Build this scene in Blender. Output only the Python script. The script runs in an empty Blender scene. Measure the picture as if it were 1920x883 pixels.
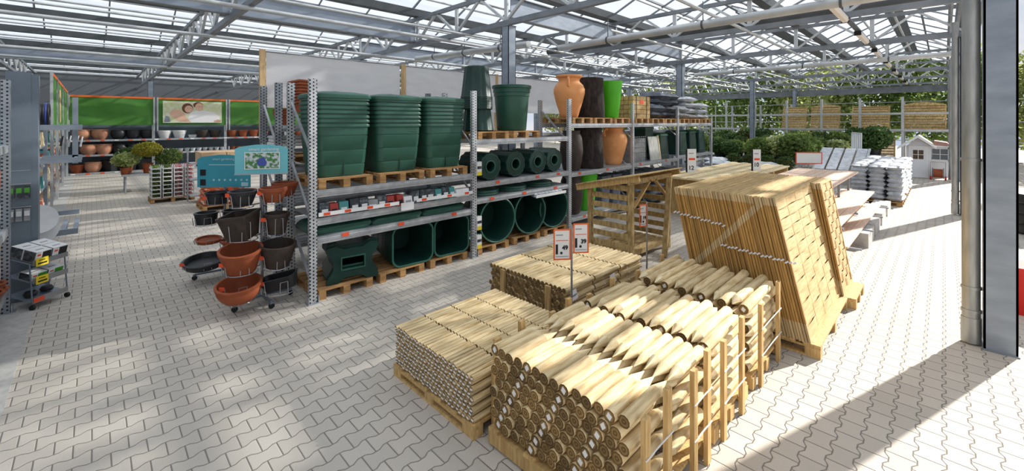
import bpy, math, random
from mathutils import Vector, Matrix, geometry
R = math.radians
PI = math.pi
random.seed(7)
sc = bpy.context.scene
COL = sc.collection

# ---------------------------------------------------------------- camera
cam_d = bpy.data.cameras.new('camera')
cam_d.sensor_width = 36.0
cam_d.lens = 799.0 / 1920.0 * 36.0
cam_d.shift_y = -(441.5 - 229.0) / 1920.0
cam_d.clip_end = 300
cam = bpy.data.objects.new('camera', cam_d)
COL.objects.link(cam)
cam.location = (0, 0, 2.5)
cam.rotation_euler = (R(90), 0, R(45.39 - 90))
sc.camera = cam

# ---------------------------------------------------------------- light
sc.view_settings.view_transform = 'Standard'
sc.view_settings.look = 'None'
sc.view_settings.gamma = 1
sc.view_settings.use_curve_mapping = False
sc.view_settings.exposure = 0.0
world = bpy.data.worlds.new('sky')
sc.world = world
world.use_nodes = True
wn = world.node_tree
wn.nodes.clear()
w_out = wn.nodes.new('ShaderNodeOutputWorld')
w_bg = wn.nodes.new('ShaderNodeBackground')
w_tc = wn.nodes.new('ShaderNodeTexCoord')
w_map = wn.nodes.new('ShaderNodeMapping')
w_noise = wn.nodes.new('ShaderNodeTexNoise')
w_ramp = wn.nodes.new('ShaderNodeValToRGB')
w_map.inputs['Scale'].default_value = (1, 1, 2.6)
w_noise.inputs['Scale'].default_value = 2.2
w_noise.inputs['Detail'].default_value = 6
w_ramp.color_ramp.elements[0].position = 0.42
w_ramp.color_ramp.elements[0].color = (0.62, 0.72, 0.90, 1)
w_ramp.color_ramp.elements[1].position = 0.60
w_ramp.color_ramp.elements[1].color = (1.0, 0.99, 0.98, 1)
wn.links.new(w_tc.outputs['Generated'], w_map.inputs[0])
wn.links.new(w_map.outputs[0], w_noise.inputs['Vector'])
wn.links.new(w_noise.outputs[0], w_ramp.inputs[0])
wn.links.new(w_ramp.outputs[0], w_bg.inputs[0])
w_bg.inputs[1].default_value = 0.88
wn.links.new(w_bg.outputs[0], w_out.inputs[0])

SUN_EL = 27.0
sun_dir = Vector((-0.95, 0.31, 0)).normalized() * math.cos(R(SUN_EL)) + Vector((0, 0, -math.sin(R(SUN_EL))))
sun_d = bpy.data.lights.new('sun', 'SUN')
sun_d.energy = 11.5
sun_d.angle = R(0.9)
sun_d.color = (1.0, 0.95, 0.87)
sun = bpy.data.objects.new('sun', sun_d)
sun.rotation_euler = sun_dir.to_track_quat('-Z', 'Y').to_euler()
sun.location = (30, -10, 20)
COL.objects.link(sun)

# ---------------------------------------------------------------- materials
MATS = {}
def base_mat(name, col, rough=0.6, metal=0.0, spec=0.4):
    m = bpy.data.materials.new(name)
    m.use_nodes = True
    b = m.node_tree.nodes['Principled BSDF']
    b.inputs['Base Color'].default_value = (*col, 1)
    b.inputs['Roughness'].default_value = rough
    b.inputs['Metallic'].default_value = metal
    b.inputs['Specular IOR Level'].default_value = spec
    MATS[name] = m
    return m, m.node_tree, b
def N(nt, t, **k):
    n = nt.nodes.new(t)
    for a, v in k.items():
        if a in n.inputs: n.inputs[a].default_value = v
        else: setattr(n, a, v)
    return n
def mixrgb(nt, fac, a, b, mode='MIX'):
    n = nt.nodes.new('ShaderNodeMix'); n.data_type = 'RGBA'; n.blend_type = mode
    for sock, v in ((n.inputs[0], fac), (n.inputs[6], a), (n.inputs[7], b)):
        if hasattr(v, 'links') or hasattr(v, 'is_linked'): nt.links.new(v, sock)
        elif isinstance(v, tuple): sock.default_value = (*v, 1) if len(v) == 3 else v
        else: sock.default_value = v
    return n.outputs[2]
def mat(name, c1, c2=None, scale=6.0, stretch=(1, 1, 1), rough=0.6, metal=0.0, bump=0.0, rnd=0.0, spec=0.4, lo=0.35, hi=0.65, detail=4, coord='Object', transl=0):
    """two-tone noise material, optional per-object brightness change and bump"""
    m, nt, b = base_mat(name, c1, rough, metal, spec)
    L = nt.links.new
    tc = N(nt, 'ShaderNodeTexCoord'); mp = N(nt, 'ShaderNodeMapping')
    mp.inputs['Scale'].default_value = stretch
    oi = N(nt, 'ShaderNodeObjectInfo')
    L(tc.outputs[coord], mp.inputs[0])
    if coord == 'Object' and rnd:
        cm = N(nt, 'ShaderNodeCombineXYZ'); mu = N(nt, 'ShaderNodeMath', operation='MULTIPLY'); mu.inputs[1].default_value = 37.0
        L(oi.outputs['Random'], mu.inputs[0]); L(mu.outputs[0], cm.inputs[0]); L(mu.outputs[0], cm.inputs[1]); L(mu.outputs[0], cm.inputs[2])
        L(cm.outputs[0], mp.inputs['Location'])
    nz = N(nt, 'ShaderNodeTexNoise', Scale=scale, Detail=detail)
    L(mp.outputs[0], nz.inputs['Vector'])
    mr = N(nt, 'ShaderNodeMapRange'); mr.inputs[1].default_value = lo; mr.inputs[2].default_value = hi
    L(nz.outputs[0], mr.inputs[0])
    c = mixrgb(nt, mr.outputs[0], c1, c2 if c2 else c1)
    if rnd:
        hs = N(nt, 'ShaderNodeHueSaturation')
        mv = N(nt, 'ShaderNodeMapRange'); mv.inputs[3].default_value = 1 - rnd; mv.inputs[4].default_value = 1 + rnd
        L(oi.outputs['Random'], mv.inputs[0]); L(mv.outputs[0], hs.inputs['Value']); L(c, hs.inputs['Color'])
        c = hs.outputs[0]
    L(c, b.inputs['Base Color'])
    if bump:
        bp = N(nt, 'ShaderNodeBump'); bp.inputs['Strength'].default_value = bump; bp.inputs['Distance'].default_value = 0.01
        L(nz.outputs[0], bp.inputs['Height']); L(bp.outputs[0], b.inputs['Normal'])
    if transl:
        b.inputs['Transmission Weight'].default_value = 0
        tr = N(nt, 'ShaderNodeBsdfTranslucent'); mx = N(nt, 'ShaderNodeMixShader'); mx.inputs[0].default_value = transl
        L(c, tr.inputs[0]); L(b.outputs[0], mx.inputs[1]); L(tr.outputs[0], mx.inputs[2])
        L(mx.outputs[0], nt.nodes['Material Output'].inputs[0])
    return m

# wood
mat('stake_wood', (0.74, 0.59, 0.34), (0.44, 0.29, 0.12), 7, (0.6, 5, 5), 0.75, bump=0.35, rnd=0.16, lo=0.42, hi=0.72)
mat('cut_wood', (0.80, 0.68, 0.44), (0.64, 0.49, 0.26), 9, (1, 4, 4), 0.8, rnd=0.1)
mat('panel_wood', (0.55, 0.36, 0.14), (0.36, 0.21, 0.07), 5, (0.8, 5, 9), 0.75, bump=0.2, rnd=0.14, lo=0.35, hi=0.7)
mat('slat_wood', (0.62, 0.45, 0.22), (0.42, 0.27, 0.10), 5, (0.8, 5, 9), 0.75, bump=0.2, rnd=0.1, lo=0.4, hi=0.75)
mat('shed_wood', (0.58, 0.42, 0.19), (0.34, 0.22, 0.085), 5, (4, 4, 1.5), 0.8, bump=0.3, rnd=0.12)
mat('frame_wood', (0.64, 0.44, 0.19), (0.44, 0.27, 0.10), 6, (6, 6, 0.7), 0.75, bump=0.2, rnd=0.12)
mat('pallet_wood', (0.52, 0.30, 0.12), (0.30, 0.16, 0.06), 5, (1, 2, 4), 0.85, bump=0.3, rnd=0.18)
mat('decking_wood', (0.82, 0.62, 0.48), (0.70, 0.48, 0.35), 6, (0.6, 5, 5), 0.7, rnd=0.1)
mat('banner_batten', (0.66, 0.47, 0.25), (0.52, 0.34, 0.16), 6, (4, 4, 0.6), 0.8)
# end grain: rings about the local X axis
def end_grain(name, c1, c2, sc_):
    m, nt, b = base_mat(name, c1, 0.85)
    L = nt.links.new
    tc = N(nt, 'ShaderNodeTexCoord'); oi = N(nt, 'ShaderNodeObjectInfo')
    wv = N(nt, 'ShaderNodeTexWave', wave_type='RINGS', rings_direction='X', Scale=sc_, Distortion=2.5, Detail=2)
    wv.inputs['Detail Scale'].default_value = 1.5
    L(tc.outputs['Object'], wv.inputs['Vector'])
    c = mixrgb(nt, wv.outputs[1], c1, c2)
    hs = N(nt, 'ShaderNodeHueSaturation'); mv = N(nt, 'ShaderNodeMapRange'); mv.inputs[3].default_value = 0.65; mv.inputs[4].default_value = 1.45
    L(oi.outputs['Random'], mv.inputs[0]); L(mv.outputs[0], hs.inputs['Value']); L(c, hs.inputs['Color'])
    L(hs.outputs[0], b.inputs['Base Color'])
    return m
end_grain('end_grain', (0.25, 0.155, 0.055), (0.10, 0.058, 0.02), 14)
end_grain('end_grain_small', (0.28, 0.18, 0.07), (0.14, 0.085, 0.03), 20)
# metal
mat('galvanised', (0.50, 0.52, 0.54), (0.38, 0.40, 0.42), 9, rough=0.45, metal=0.55, rnd=0.05)
mat('roof_steel', (0.22, 0.24, 0.265), (0.16, 0.18, 0.20), 3, rough=0.5, metal=0.15)
mat('roof_pipe', (0.56, 0.58, 0.58), (0.46, 0.48, 0.49), 3, rough=0.4, metal=0.4)
mat('gutter_steel', (0.10, 0.11, 0.12), (0.07, 0.08, 0.085), 3, rough=0.5, metal=0.1)
mat('column_steel', (0.32, 0.36, 0.42), (0.22, 0.26, 0.31), 2.2, (1, 1, 3), rough=0.42, metal=0.45, lo=0.3, hi=0.7)
mat('downpipe_zinc', (0.42, 0.43, 0.42), (0.31, 0.32, 0.31), 5, (3, 3, 0.6), rough=0.4, metal=0.6)
mat('grey_paint', (0.16, 0.20, 0.24), (0.13, 0.165, 0.20), 2, rough=0.5)
mat('grey_blue_frame', (0.27, 0.31, 0.36), (0.22, 0.26, 0.31), 4, rough=0.5, metal=0.2)
mat('wire', (0.36, 0.36, 0.37), None, rough=0.4, metal=0.6)
mat('black_rubber', (0.015, 0.015, 0.016), None, rough=0.6)
# perforated upright
def perforated(name, c1, c2):
    m, nt, b = base_mat(name, c1, 0.45, 0.5)
    L = nt.links.new
    tc = N(nt, 'ShaderNodeTexCoord'); sp = N(nt, 'ShaderNodeSeparateXYZ'); L(tc.outputs['Object'], sp.inputs[0])
    def m2(op, a, b_=None, c_=None):
        n = N(nt, 'ShaderNodeMath', operation=op)
        for i, v in enumerate((a, b_, c_)):
            if v is None: continue
            if hasattr(v, 'is_linked'): L(v, n.inputs[i])
            else: n.inputs[i].default_value = v
        return n.outputs[0]
    u = m2('ADD', sp.outputs[0], sp.outputs[1])
    fx = m2('SUBTRACT', m2('FRACT', m2('MULTIPLY', m2('ADD', u, 10.0), 1 / 0.045)), 0.5)
    row = m2('FLOOR', m2('MULTIPLY', m2('ADD', u, 10.0), 1 / 0.045))
    zz = m2('ADD', m2('MULTIPLY', sp.outputs[2], 1 / 0.05), m2('MULTIPLY', row, 0.5))
    fz = m2('SUBTRACT', m2('FRACT', m2('ADD', zz, 50.0)), 0.5)
    d = m2('SQRT', m2('ADD', m2('MULTIPLY', fx, fx), m2('MULTIPLY', fz, fz)))
    hole = m2('LESS_THAN', d, 0.25)
    c = mixrgb(nt, hole, c1, c2)
    L(c, b.inputs['Base Color'])
    inv = m2('SUBTRACT', 1.0, hole); mm = m2('MULTIPLY', inv, 0.5); L(mm, b.inputs['Metallic'])
perforated('perforated_steel', (0.56, 0.58, 0.60), (0.02, 0.02, 0.025))
perforated('perforated_dark', (0.30, 0.33, 0.36), (0.02, 0.02, 0.025))
# plastics and ceramics
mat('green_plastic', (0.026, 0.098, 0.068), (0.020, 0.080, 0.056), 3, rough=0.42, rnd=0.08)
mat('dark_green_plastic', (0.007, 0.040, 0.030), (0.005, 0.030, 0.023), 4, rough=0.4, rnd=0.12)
mat('rim_highlight', (0.045, 0.15, 0.11), None, rough=0.4)  # lighter green for the mouth rims, their highlight put into the colour
mat('lime_plastic', (0.08, 0.48, 0.015), (0.07, 0.42, 0.012), 3, rough=0.35)
mat('orange_clay', (0.78, 0.36, 0.14), (0.70, 0.29, 0.10), 4, rough=0.7, rnd=0.05)
mat('terracotta', (0.34, 0.085, 0.03), (0.25, 0.06, 0.02), 5, rough=0.7, rnd=0.15)
mat('terracotta_pink', (0.52, 0.26, 0.16), (0.42, 0.19, 0.11), 5, rough=0.8, rnd=0.12)
mat('black_plastic', (0.022, 0.023, 0.026), (0.016, 0.017, 0.02), 5, rough=0.45, rnd=0.1)
mat('brown_plastic', (0.055, 0.038, 0.03), (0.035, 0.025, 0.02), 9, rough=0.6, bump=0.5)
mat('trunk_finish', (0.045, 0.032, 0.026), (0.012, 0.009, 0.008), 16, (1, 1, 0.35), rough=0.9, bump=0.9)
mat('white_plastic', (0.75, 0.75, 0.74), (0.66, 0.66, 0.66), 4, rough=0.45, rnd=0.06)
mat('bag_white', (0.66, 0.68, 0.71), (0.38, 0.41, 0.46), 7, rough=0.4, bump=0.7, rnd=0.1, lo=0.4, hi=0.75)
mat('bag_grey', (0.42, 0.43, 0.44), (0.16, 0.175, 0.19), 6, rough=0.3, bump=0.8, rnd=0.15)
mat('wall_cladding', (0.10, 0.11, 0.12), None, rough=0.7)
mat('bag_dark', (0.16, 0.18, 0.21), (0.09, 0.105, 0.13), 5, rough=0.35, bump=0.8, rnd=0.12)
mat('bag_orange', (0.62, 0.13, 0.03), (0.80, 0.62, 0.5), 11, (1, 1, 2), rough=0.45, bump=0.3, rnd=0.15, lo=0.50, hi=0.62)
mat('carton', (0.62, 0.43, 0.26), (0.55, 0.37, 0.21), 3, rough=0.85)
mat('white_card', (0.78, 0.78, 0.77), None, rough=0.7)
mat('price_white', (0.82, 0.82, 0.80), None, rough=0.6)
mat('price_red', (0.75, 0.09, 0.03), None, rough=0.6)
mat('price_yellow', (0.80, 0.60, 0.02), None, rough=0.6)
mat('ink', (0.012, 0.012, 0.012), None, rough=0.6)
mat('grey_ink', (0.35, 0.35, 0.35), None, rough=0.6)
mat('sign_orange', (0.78, 0.14, 0.03), None, rough=0.5)
mat('teal_board', (0.055, 0.33, 0.42), (0.045, 0.29, 0.38), 2, rough=0.5)
mat('teal_pale', (0.16, 0.50, 0.56), (0.13, 0.45, 0.52), 2, rough=0.5)
mat('teal_text', (0.40, 0.62, 0.66), None, rough=0.5)
mat('banner_green', (0.075, 0.23, 0.035), (0.055, 0.18, 0.03), 1.5, (1, 1, 1.2), rough=0.75, bump=0.5)
mat('banner_orange', (0.75, 0.15, 0.03), None, rough=0.7)
mat('tarp_white', (0.82, 0.82, 0.82), (0.76, 0.76, 0.77), 2.5, (1, 1, 3), rough=0.8, bump=0.3, transl=0.5)
mat('paint_white', (0.72, 0.74, 0.78), None, rough=0.5)
mat('roof_tile', (0.42, 0.26, 0.22), (0.34, 0.2, 0.17), 8, rough=0.8)
mat('window_dark', (0.10, 0.12, 0.14), None, rough=0.1)
mat('red_plastic', (0.55, 0.02, 0.015), None, rough=0.4)
mat('concrete', (0.50, 0.49, 0.46), (0.40, 0.39, 0.37), 14, rough=0.9, bump=0.2, rnd=0.06)
mat('grey_slab', (0.30, 0.31, 0.31), (0.22, 0.23, 0.23), 10, rough=0.8, rnd=0.1)
mat('whitewash_board', (0.62, 0.62, 0.58), (0.42, 0.42, 0.39), 6, (6, 6, 0.8), rough=0.8)
mat('leaf', (0.24, 0.33, 0.09), (0.11, 0.18, 0.045), 3, rough=0.6, rnd=0.25, transl=0.5)
mat('leaf_pale', (0.52, 0.56, 0.24), (0.33, 0.40, 0.14), 3, rough=0.6, rnd=0.2, transl=0.5)
mat('leaf_dark', (0.09, 0.17, 0.04), (0.045, 0.10, 0.025), 3, rough=0.6, rnd=0.2, transl=0.2)
mat('leaf_yellow', (0.42, 0.36, 0.04), (0.26, 0.26, 0.03), 4, rough=0.6, transl=0.3)
mat('leaf_red', (0.40, 0.05, 0.02), (0.16, 0.05, 0.02), 4, rough=0.6, transl=0.25)
mat('petal', (0.75, 0.55, 0.55), (0.6, 0.1, 0.1), 9, rough=0.6)
mat('petal_red', (0.6, 0.03, 0.02), None, rough=0.6)
mat('petal_white', (0.8, 0.8, 0.75), None, rough=0.6)
mat('bark', (0.12, 0.085, 0.05), (0.07, 0.05, 0.03), 8, rough=0.9)
mat('skin', (0.62, 0.36, 0.24), None, rough=0.7)
mat('skin_pale', (0.70, 0.44, 0.32), None, rough=0.7)
mat('hair_brown', (0.16, 0.06, 0.03), None, rough=0.7)
mat('meadow_print', (0.55, 0.60, 0.28), (0.70, 0.70, 0.58), 6, rough=0.7)
mat('garden_print', (0.05, 0.20, 0.05), (0.55, 0.60, 0.65), 22, rough=0.4, lo=0.45, hi=0.6, detail=2)
mat('blue_print', (0.05, 0.08, 0.35), None, rough=0.5)
mat('pack_red', (0.35, 0.04, 0.03), None, rough=0.5)
mat('pack_teal', (0.06, 0.25, 0.25), None, rough=0.5)
mat('pack_dark', (0.03, 0.04, 0.05), (0.12, 0.13, 0.14), 16, rough=0.4, rnd=0.3, lo=0.5, hi=0.6)
mat('pack_green', (0.08, 0.35, 0.03), None, rough=0.5)
mat('lamp_diffuser', (0.72, 0.66, 0.58), None, rough=0.5)

# roof glazing: mostly clear, partly scattering
m, nt, b = base_mat('roof_glass', (0.8, 0.85, 0.9), 0.2)
nt.nodes.remove(b)
tr = N(nt, 'ShaderNodeBsdfTransparent'); tr.inputs[0].default_value = (0.93, 0.96, 1.0, 1)
tl = N(nt, 'ShaderNodeBsdfTranslucent'); tl.inputs[0].default_value = (0.66, 0.71, 0.78, 1)
mx = N(nt, 'ShaderNodeMixShader'); mx.inputs[0].default_value = 0.70
nt.links.new(tr.outputs[0], mx.inputs[1]); nt.links.new(tl.outputs[0], mx.inputs[2])
nt.links.new(mx.outputs[0], nt.nodes['Material Output'].inputs[0])
# clear film / bag
m, nt, b = base_mat('clear_plastic', (0.8, 0.8, 0.8), 0.15)
tr = N(nt, 'ShaderNodeBsdfTransparent'); mx = N(nt, 'ShaderNodeMixShader'); mx.inputs[0].default_value = 0.35
nt.links.new(tr.outputs[0], mx.inputs[1]); nt.links.new(b.outputs[0], mx.inputs[2])
nt.links.new(mx.outputs[0], nt.nodes['Material Output'].inputs[0])

# interlocking pavers, rows along X, joints drawn in the material
def paver_mat():
    m, nt, b = base_mat('pavers', (0.5, 0.48, 0.45), 0.85, spec=0.25)
    L = nt.links.new
    def M(op, a, b_=None, c_=None):
        n = N(nt, 'ShaderNodeMath', operation=op)
        for i, v in enumerate((a, b_, c_)):
            if v is None: continue
            if hasattr(v, 'is_linked'): L(v, n.inputs[i])
            else: n.inputs[i].default_value = v
        return n.outputs[0]
    geo = N(nt, 'ShaderNodeNewGeometry'); sp = N(nt, 'ShaderNodeSeparateXYZ'); L(geo.outputs['Position'], sp.inputs[0])
    X, Y = sp.outputs[0], sp.outputs[1]
    LN, RW = 0.205, 0.152
    # zigzag long joints: trapezoid wave
    t = M('FRACT', M('ADD', M('MULTIPLY', X, 1 / LN), 100.0))
    tri = M('SUBTRACT', M('MULTIPLY', M('ABSOLUTE', M('SUBTRACT', t, 0.5)), 4.0), 1.0)     # -1..1
    zig = M('MINIMUM', M('MAXIMUM', M('MULTIPLY', tri, 2.4), -1.0), 1.0)
    y0 = M('ADD', M('MULTIPLY', Y, 1 / RW), 200.0)
    j = M('FLOOR', M('ADD', y0, 0.5))
    sgn = M('SUBTRACT', 1.0, M('MULTIPLY', M('FRACT', M('MULTIPLY', j, 0.5)), 4.0))       # +1 even, -1 odd joints
    e = M('SUBTRACT', y0, M('ADD', j, M('MULTIPLY', M('MULTIPLY', zig, sgn), 0.085)))
    row = M('ADD', j, M('SUBTRACT', M('GREATER_THAN', e, 0.0), 1.0))
    odd = M('FRACT', M('MULTIPLY', row, 0.5))                                             # 0 or .5
    xx = M('ADD', M('ADD', M('MULTIPLY', X, 1 / LN), M('SUBTRACT', 0.5, odd)), 100.0)
    fx = M('FRACT', xx); cx = M('FLOOR', xx)
    dy = M('MULTIPLY', M('ABSOLUTE', e), RW)
    dx = M('MULTIPLY', M('MINIMUM', fx, M('SUBTRACT', 1.0, fx)), LN)
    def smooth(v, lo, hi):
        n = N(nt, 'ShaderNodeMapRange'); n.interpolation_type = 'SMOOTHSTEP'
        n.inputs[1].default_value = lo; n.inputs[2].default_value = hi; L(v, n.inputs[0]); return n.outputs[0]
    d = M('MINIMUM', dy, dx)
    face = smooth(d, 0.0012, 0.0045)
    # per-block shade
    cb = N(nt, 'ShaderNodeCombineXYZ'); L(cx, cb.inputs[0]); L(row, cb.inputs[1])
    wn_ = N(nt, 'ShaderNodeTexWhiteNoise', noise_dimensions='3D'); L(cb.outputs[0], wn_.inputs[0])
    n1 = N(nt, 'ShaderNodeTexNoise', Scale=0.9, Detail=6); L(geo.outputs['Position'], n1.inputs['Vector'])
    n2 = N(nt, 'ShaderNodeTexNoise', Scale=90, Detail=3); L(geo.outputs['Position'], n2.inputs['Vector'])
    c = mixrgb(nt, n1.outputs[0], (0.48, 0.435, 0.375), (0.575, 0.53, 0.465))
    hs = N(nt, 'ShaderNodeHueSaturation'); v = M('ADD', M('ADD', 0.84, M('MULTIPLY', wn_.outputs[0], 0.14)), M('MULTIPLY', n2.outputs[0], 0.18))
    L(v, hs.inputs['Value']); L(c, hs.inputs['Color'])
    c2 = mixrgb(nt, face, (0.19, 0.17, 0.15), hs.outputs[0])
    L(c2, b.inputs['Base Color'])
    bp = N(nt, 'ShaderNodeBump'); bp.inputs['Strength'].default_value = 0.9; bp.inputs['Distance'].default_value = 0.006
    h = M('ADD', smooth(d, 0.001, 0.008), M('MULTIPLY', n2.outputs[0], 0.12))
    L(h, bp.inputs['Height']); L(bp.outputs[0], b.inputs['Normal'])
paver_mat()

# stacked panel edges: a paler diagonal band and paler top and bottom borders
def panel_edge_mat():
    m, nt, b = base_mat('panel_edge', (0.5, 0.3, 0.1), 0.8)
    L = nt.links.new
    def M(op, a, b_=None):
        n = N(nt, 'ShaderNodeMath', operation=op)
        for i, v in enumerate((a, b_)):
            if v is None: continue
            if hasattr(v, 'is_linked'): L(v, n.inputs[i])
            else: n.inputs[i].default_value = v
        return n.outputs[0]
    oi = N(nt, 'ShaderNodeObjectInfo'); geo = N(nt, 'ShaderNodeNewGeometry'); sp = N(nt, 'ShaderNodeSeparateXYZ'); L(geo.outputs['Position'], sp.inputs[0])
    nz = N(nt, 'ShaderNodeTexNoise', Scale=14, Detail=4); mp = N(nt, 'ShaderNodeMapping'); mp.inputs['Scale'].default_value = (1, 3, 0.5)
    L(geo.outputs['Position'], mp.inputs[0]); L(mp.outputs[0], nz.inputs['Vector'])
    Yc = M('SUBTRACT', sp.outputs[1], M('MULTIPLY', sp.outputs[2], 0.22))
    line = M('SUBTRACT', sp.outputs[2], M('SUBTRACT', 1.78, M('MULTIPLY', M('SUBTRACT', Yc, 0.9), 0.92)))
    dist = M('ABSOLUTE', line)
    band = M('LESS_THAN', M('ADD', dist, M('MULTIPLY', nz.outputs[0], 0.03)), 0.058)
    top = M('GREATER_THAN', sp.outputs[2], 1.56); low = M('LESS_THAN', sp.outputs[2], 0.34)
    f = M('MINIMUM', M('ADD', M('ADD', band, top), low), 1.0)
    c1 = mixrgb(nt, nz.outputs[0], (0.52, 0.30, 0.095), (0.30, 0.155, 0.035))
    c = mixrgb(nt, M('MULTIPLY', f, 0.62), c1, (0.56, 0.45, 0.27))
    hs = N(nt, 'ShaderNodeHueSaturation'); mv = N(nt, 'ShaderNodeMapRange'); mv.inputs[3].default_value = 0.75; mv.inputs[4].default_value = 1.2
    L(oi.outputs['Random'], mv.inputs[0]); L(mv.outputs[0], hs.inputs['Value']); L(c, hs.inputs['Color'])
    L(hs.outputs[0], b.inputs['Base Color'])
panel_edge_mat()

# ---------------------------------------------------------------- mesh builder
class MB:
    def __init__(s): s.v = []; s.f = []; s.m = []; s.mi = 0
    def mat(s, i): s.mi = i; return s
    def face(s, idx): s.f.append(tuple(idx)); s.m.append(s.mi)
    def quadbox(s, P):      # eight corners, bottom loop then top loop
        b = len(s.v); s.v += [tuple(p) for p in P]
        for q in ((3, 2, 1, 0), (4, 5, 6, 7), (0, 1, 5, 4), (1, 2, 6, 5), (2, 3, 7, 6), (3, 0, 4, 7)): s.face([b + k for k in q])
        return s
    def box(s, x0, y0, z0, x1, y1, z1):
        return s.quadbox([(x0, y0, z0), (x1, y0, z0), (x1, y1, z0), (x0, y1, z0), (x0, y0, z1), (x1, y0, z1), (x1, y1, z1), (x0, y1, z1)])
    def bar(s, a, b, w, h=None, up=(0, 0, 1)):
        a = Vector(a); b = Vector(b); h = h or w; d = (b - a).normalized(); u = Vector(up)
        if abs(d.dot(u)) > 0.95: u = Vector((1, 0, 0))
        r = d.cross(u).normalized() * (w / 2); u = r.cross(d).normalized() * (h / 2)
        return s.quadbox([a - r - u, a + r - u, b + r - u, b - r - u, a - r + u, a + r + u, b + r + u, b - r + u])
    def cyl(s, a, b, r0, r1=None, n=12, caps=True, ci=None):
        a = Vector(a); b = Vector(b); r1 = r0 if r1 is None else r1
        d = (b - a).normalized(); u = Vector((0, 0, 1)) if abs(d.z) < 0.9 else Vector((1, 0, 0))
        p = d.cross(u).normalized(); q = d.cross(p)
        st = len(s.v)
        for c, r in ((a, r0), (b, r1)):
            for i in range(n):
                t = 2 * PI * i / n; s.v.append(tuple(c + p * (r * math.cos(t)) + q * (r * math.sin(t))))
        for i in range(n):
            j = (i + 1) % n; s.face((st + i, st + n + i, st + n + j, st + j))
        if caps:
            k = s.mi
            if ci is not None: s.mi = ci
            s.face([st + i for i in range(n)]); s.face([st + n + i for i in reversed(range(n))]); s.mi = k
        return s
    def tube(s, pts, r, n=6, closed=False):
        pts = [Vector(p) for p in pts]; st = len(s.v); m = len(pts); prev = None
        for k, c in enumerate(pts):
            a = pts[(k - 1) % m] if (k > 0 or closed) else c; b = pts[(k + 1) % m] if (k < m - 1 or closed) else c
            d = (b - a).normalized()
            if prev is None: u = Vector((0, 0, 1)) if abs(d.z) < 0.9 else Vector((1, 0, 0)); p = d.cross(u).normalized()
            else:
                p = prev - d * prev.dot(d)
                p = p.normalized() if p.length > 1e-5 else prev
            prev = p; q = d.cross(p)
            for i in range(n):
                t = 2 * PI * i / n; s.v.append(tuple(c + p * (r * math.cos(t)) + q * (r * math.sin(t))))
        for k in range(m if closed else m - 1):
            k2 = (k + 1) % m
            for i in range(n):
                j = (i + 1) % n; s.face((st + k * n + i, st + k2 * n + i, st + k2 * n + j, st + k * n + j))
        if not closed:
            s.face([st + i for i in reversed(range(n))]); s.face([st + (m - 1) * n + i for i in range(n)])
        return s
    def loft(s, loops, cap0=True, cap1=True):
        st = len(s.v); n = len(loops[0])
        for lp in loops: s.v += [tuple(p) for p in lp]
        for k in range(len(loops) - 1):
            for i in range(n):
                j = (i + 1) % n; s.face((st + k * n + i, st + k * n + j, st + (k + 1) * n + j, st + (k + 1) * n + i))
        if cap0: s.face([st + i for i in reversed(range(n))])
        if cap1: s.face([st + (len(loops) - 1) * n + i for i in range(n)])
        return s
    def lathe(s, prof, n=28, c=(0, 0, 0), lobes=0, la=0.0):
        loops = []
        for r, z in prof:
            lp = []
            for i in range(n):
                t = 2 * PI * i / n; rr = r * (1 + la * math.cos(lobes * t)) if lobes else r
                lp.append((c[0] + rr * math.cos(t), c[1] + rr * math.sin(t), c[2] + z))
            loops.append(lp)
        return s.loft(loops)
    def poly(s, outer, y0, y1, holes=(), axis='y'):
        rings = [outer] + list(holes)
        tris = geometry.tessellate_polygon([[Vector((x, z, 0)) for x, z in rg] for rg in rings])
        flat = [p for rg in rings for p in rg]
        def mk(p, y):
            if axis == 'y': return (p[0], y, p[1])
            if axis == 'x': return (y, p[0], p[1])
            return (p[0], p[1], y)
        st = len(s.v); n = len(flat)
        s.v += [mk(p, y0) for p in flat] + [mk(p, y1) for p in flat]
        for t in tris:
            s.face([st + i for i in t]); s.face([st + n + i for i in reversed(t)])
        o = st
        for rg in rings:
            k = len(rg)
            for i in range(k):
                j = (i + 1) % k; s.face((o + i, o + j, o + n + j, o + n + i))
            o += k
        return s
    def xf(s, M_):
        s.v = [tuple(M_ @ Vector(p)) for p in s.v]; return s
    def mesh(s, name, mats, smooth=False):
        me = bpy.data.meshes.new(name); me.from_pydata(s.v, [], s.f)
        for m_ in ([mats] if isinstance(mats, str) else mats): me.materials.append(MATS[m_])
        if len(me.materials) > 1: me.polygons.foreach_set('material_index', s.m)
        import bmesh
        bm = bmesh.new(); bm.from_mesh(me); bmesh.ops.recalc_face_normals(bm, faces=bm.faces)
        if smooth:
            for f in bm.faces: f.smooth = True
            ang = R(38)
            for e in bm.edges:
                if len(e.link_faces) == 2 and e.calc_face_angle(0) > ang: e.smooth = False
        bm.to_mesh(me); bm.free()
        return me

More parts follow.
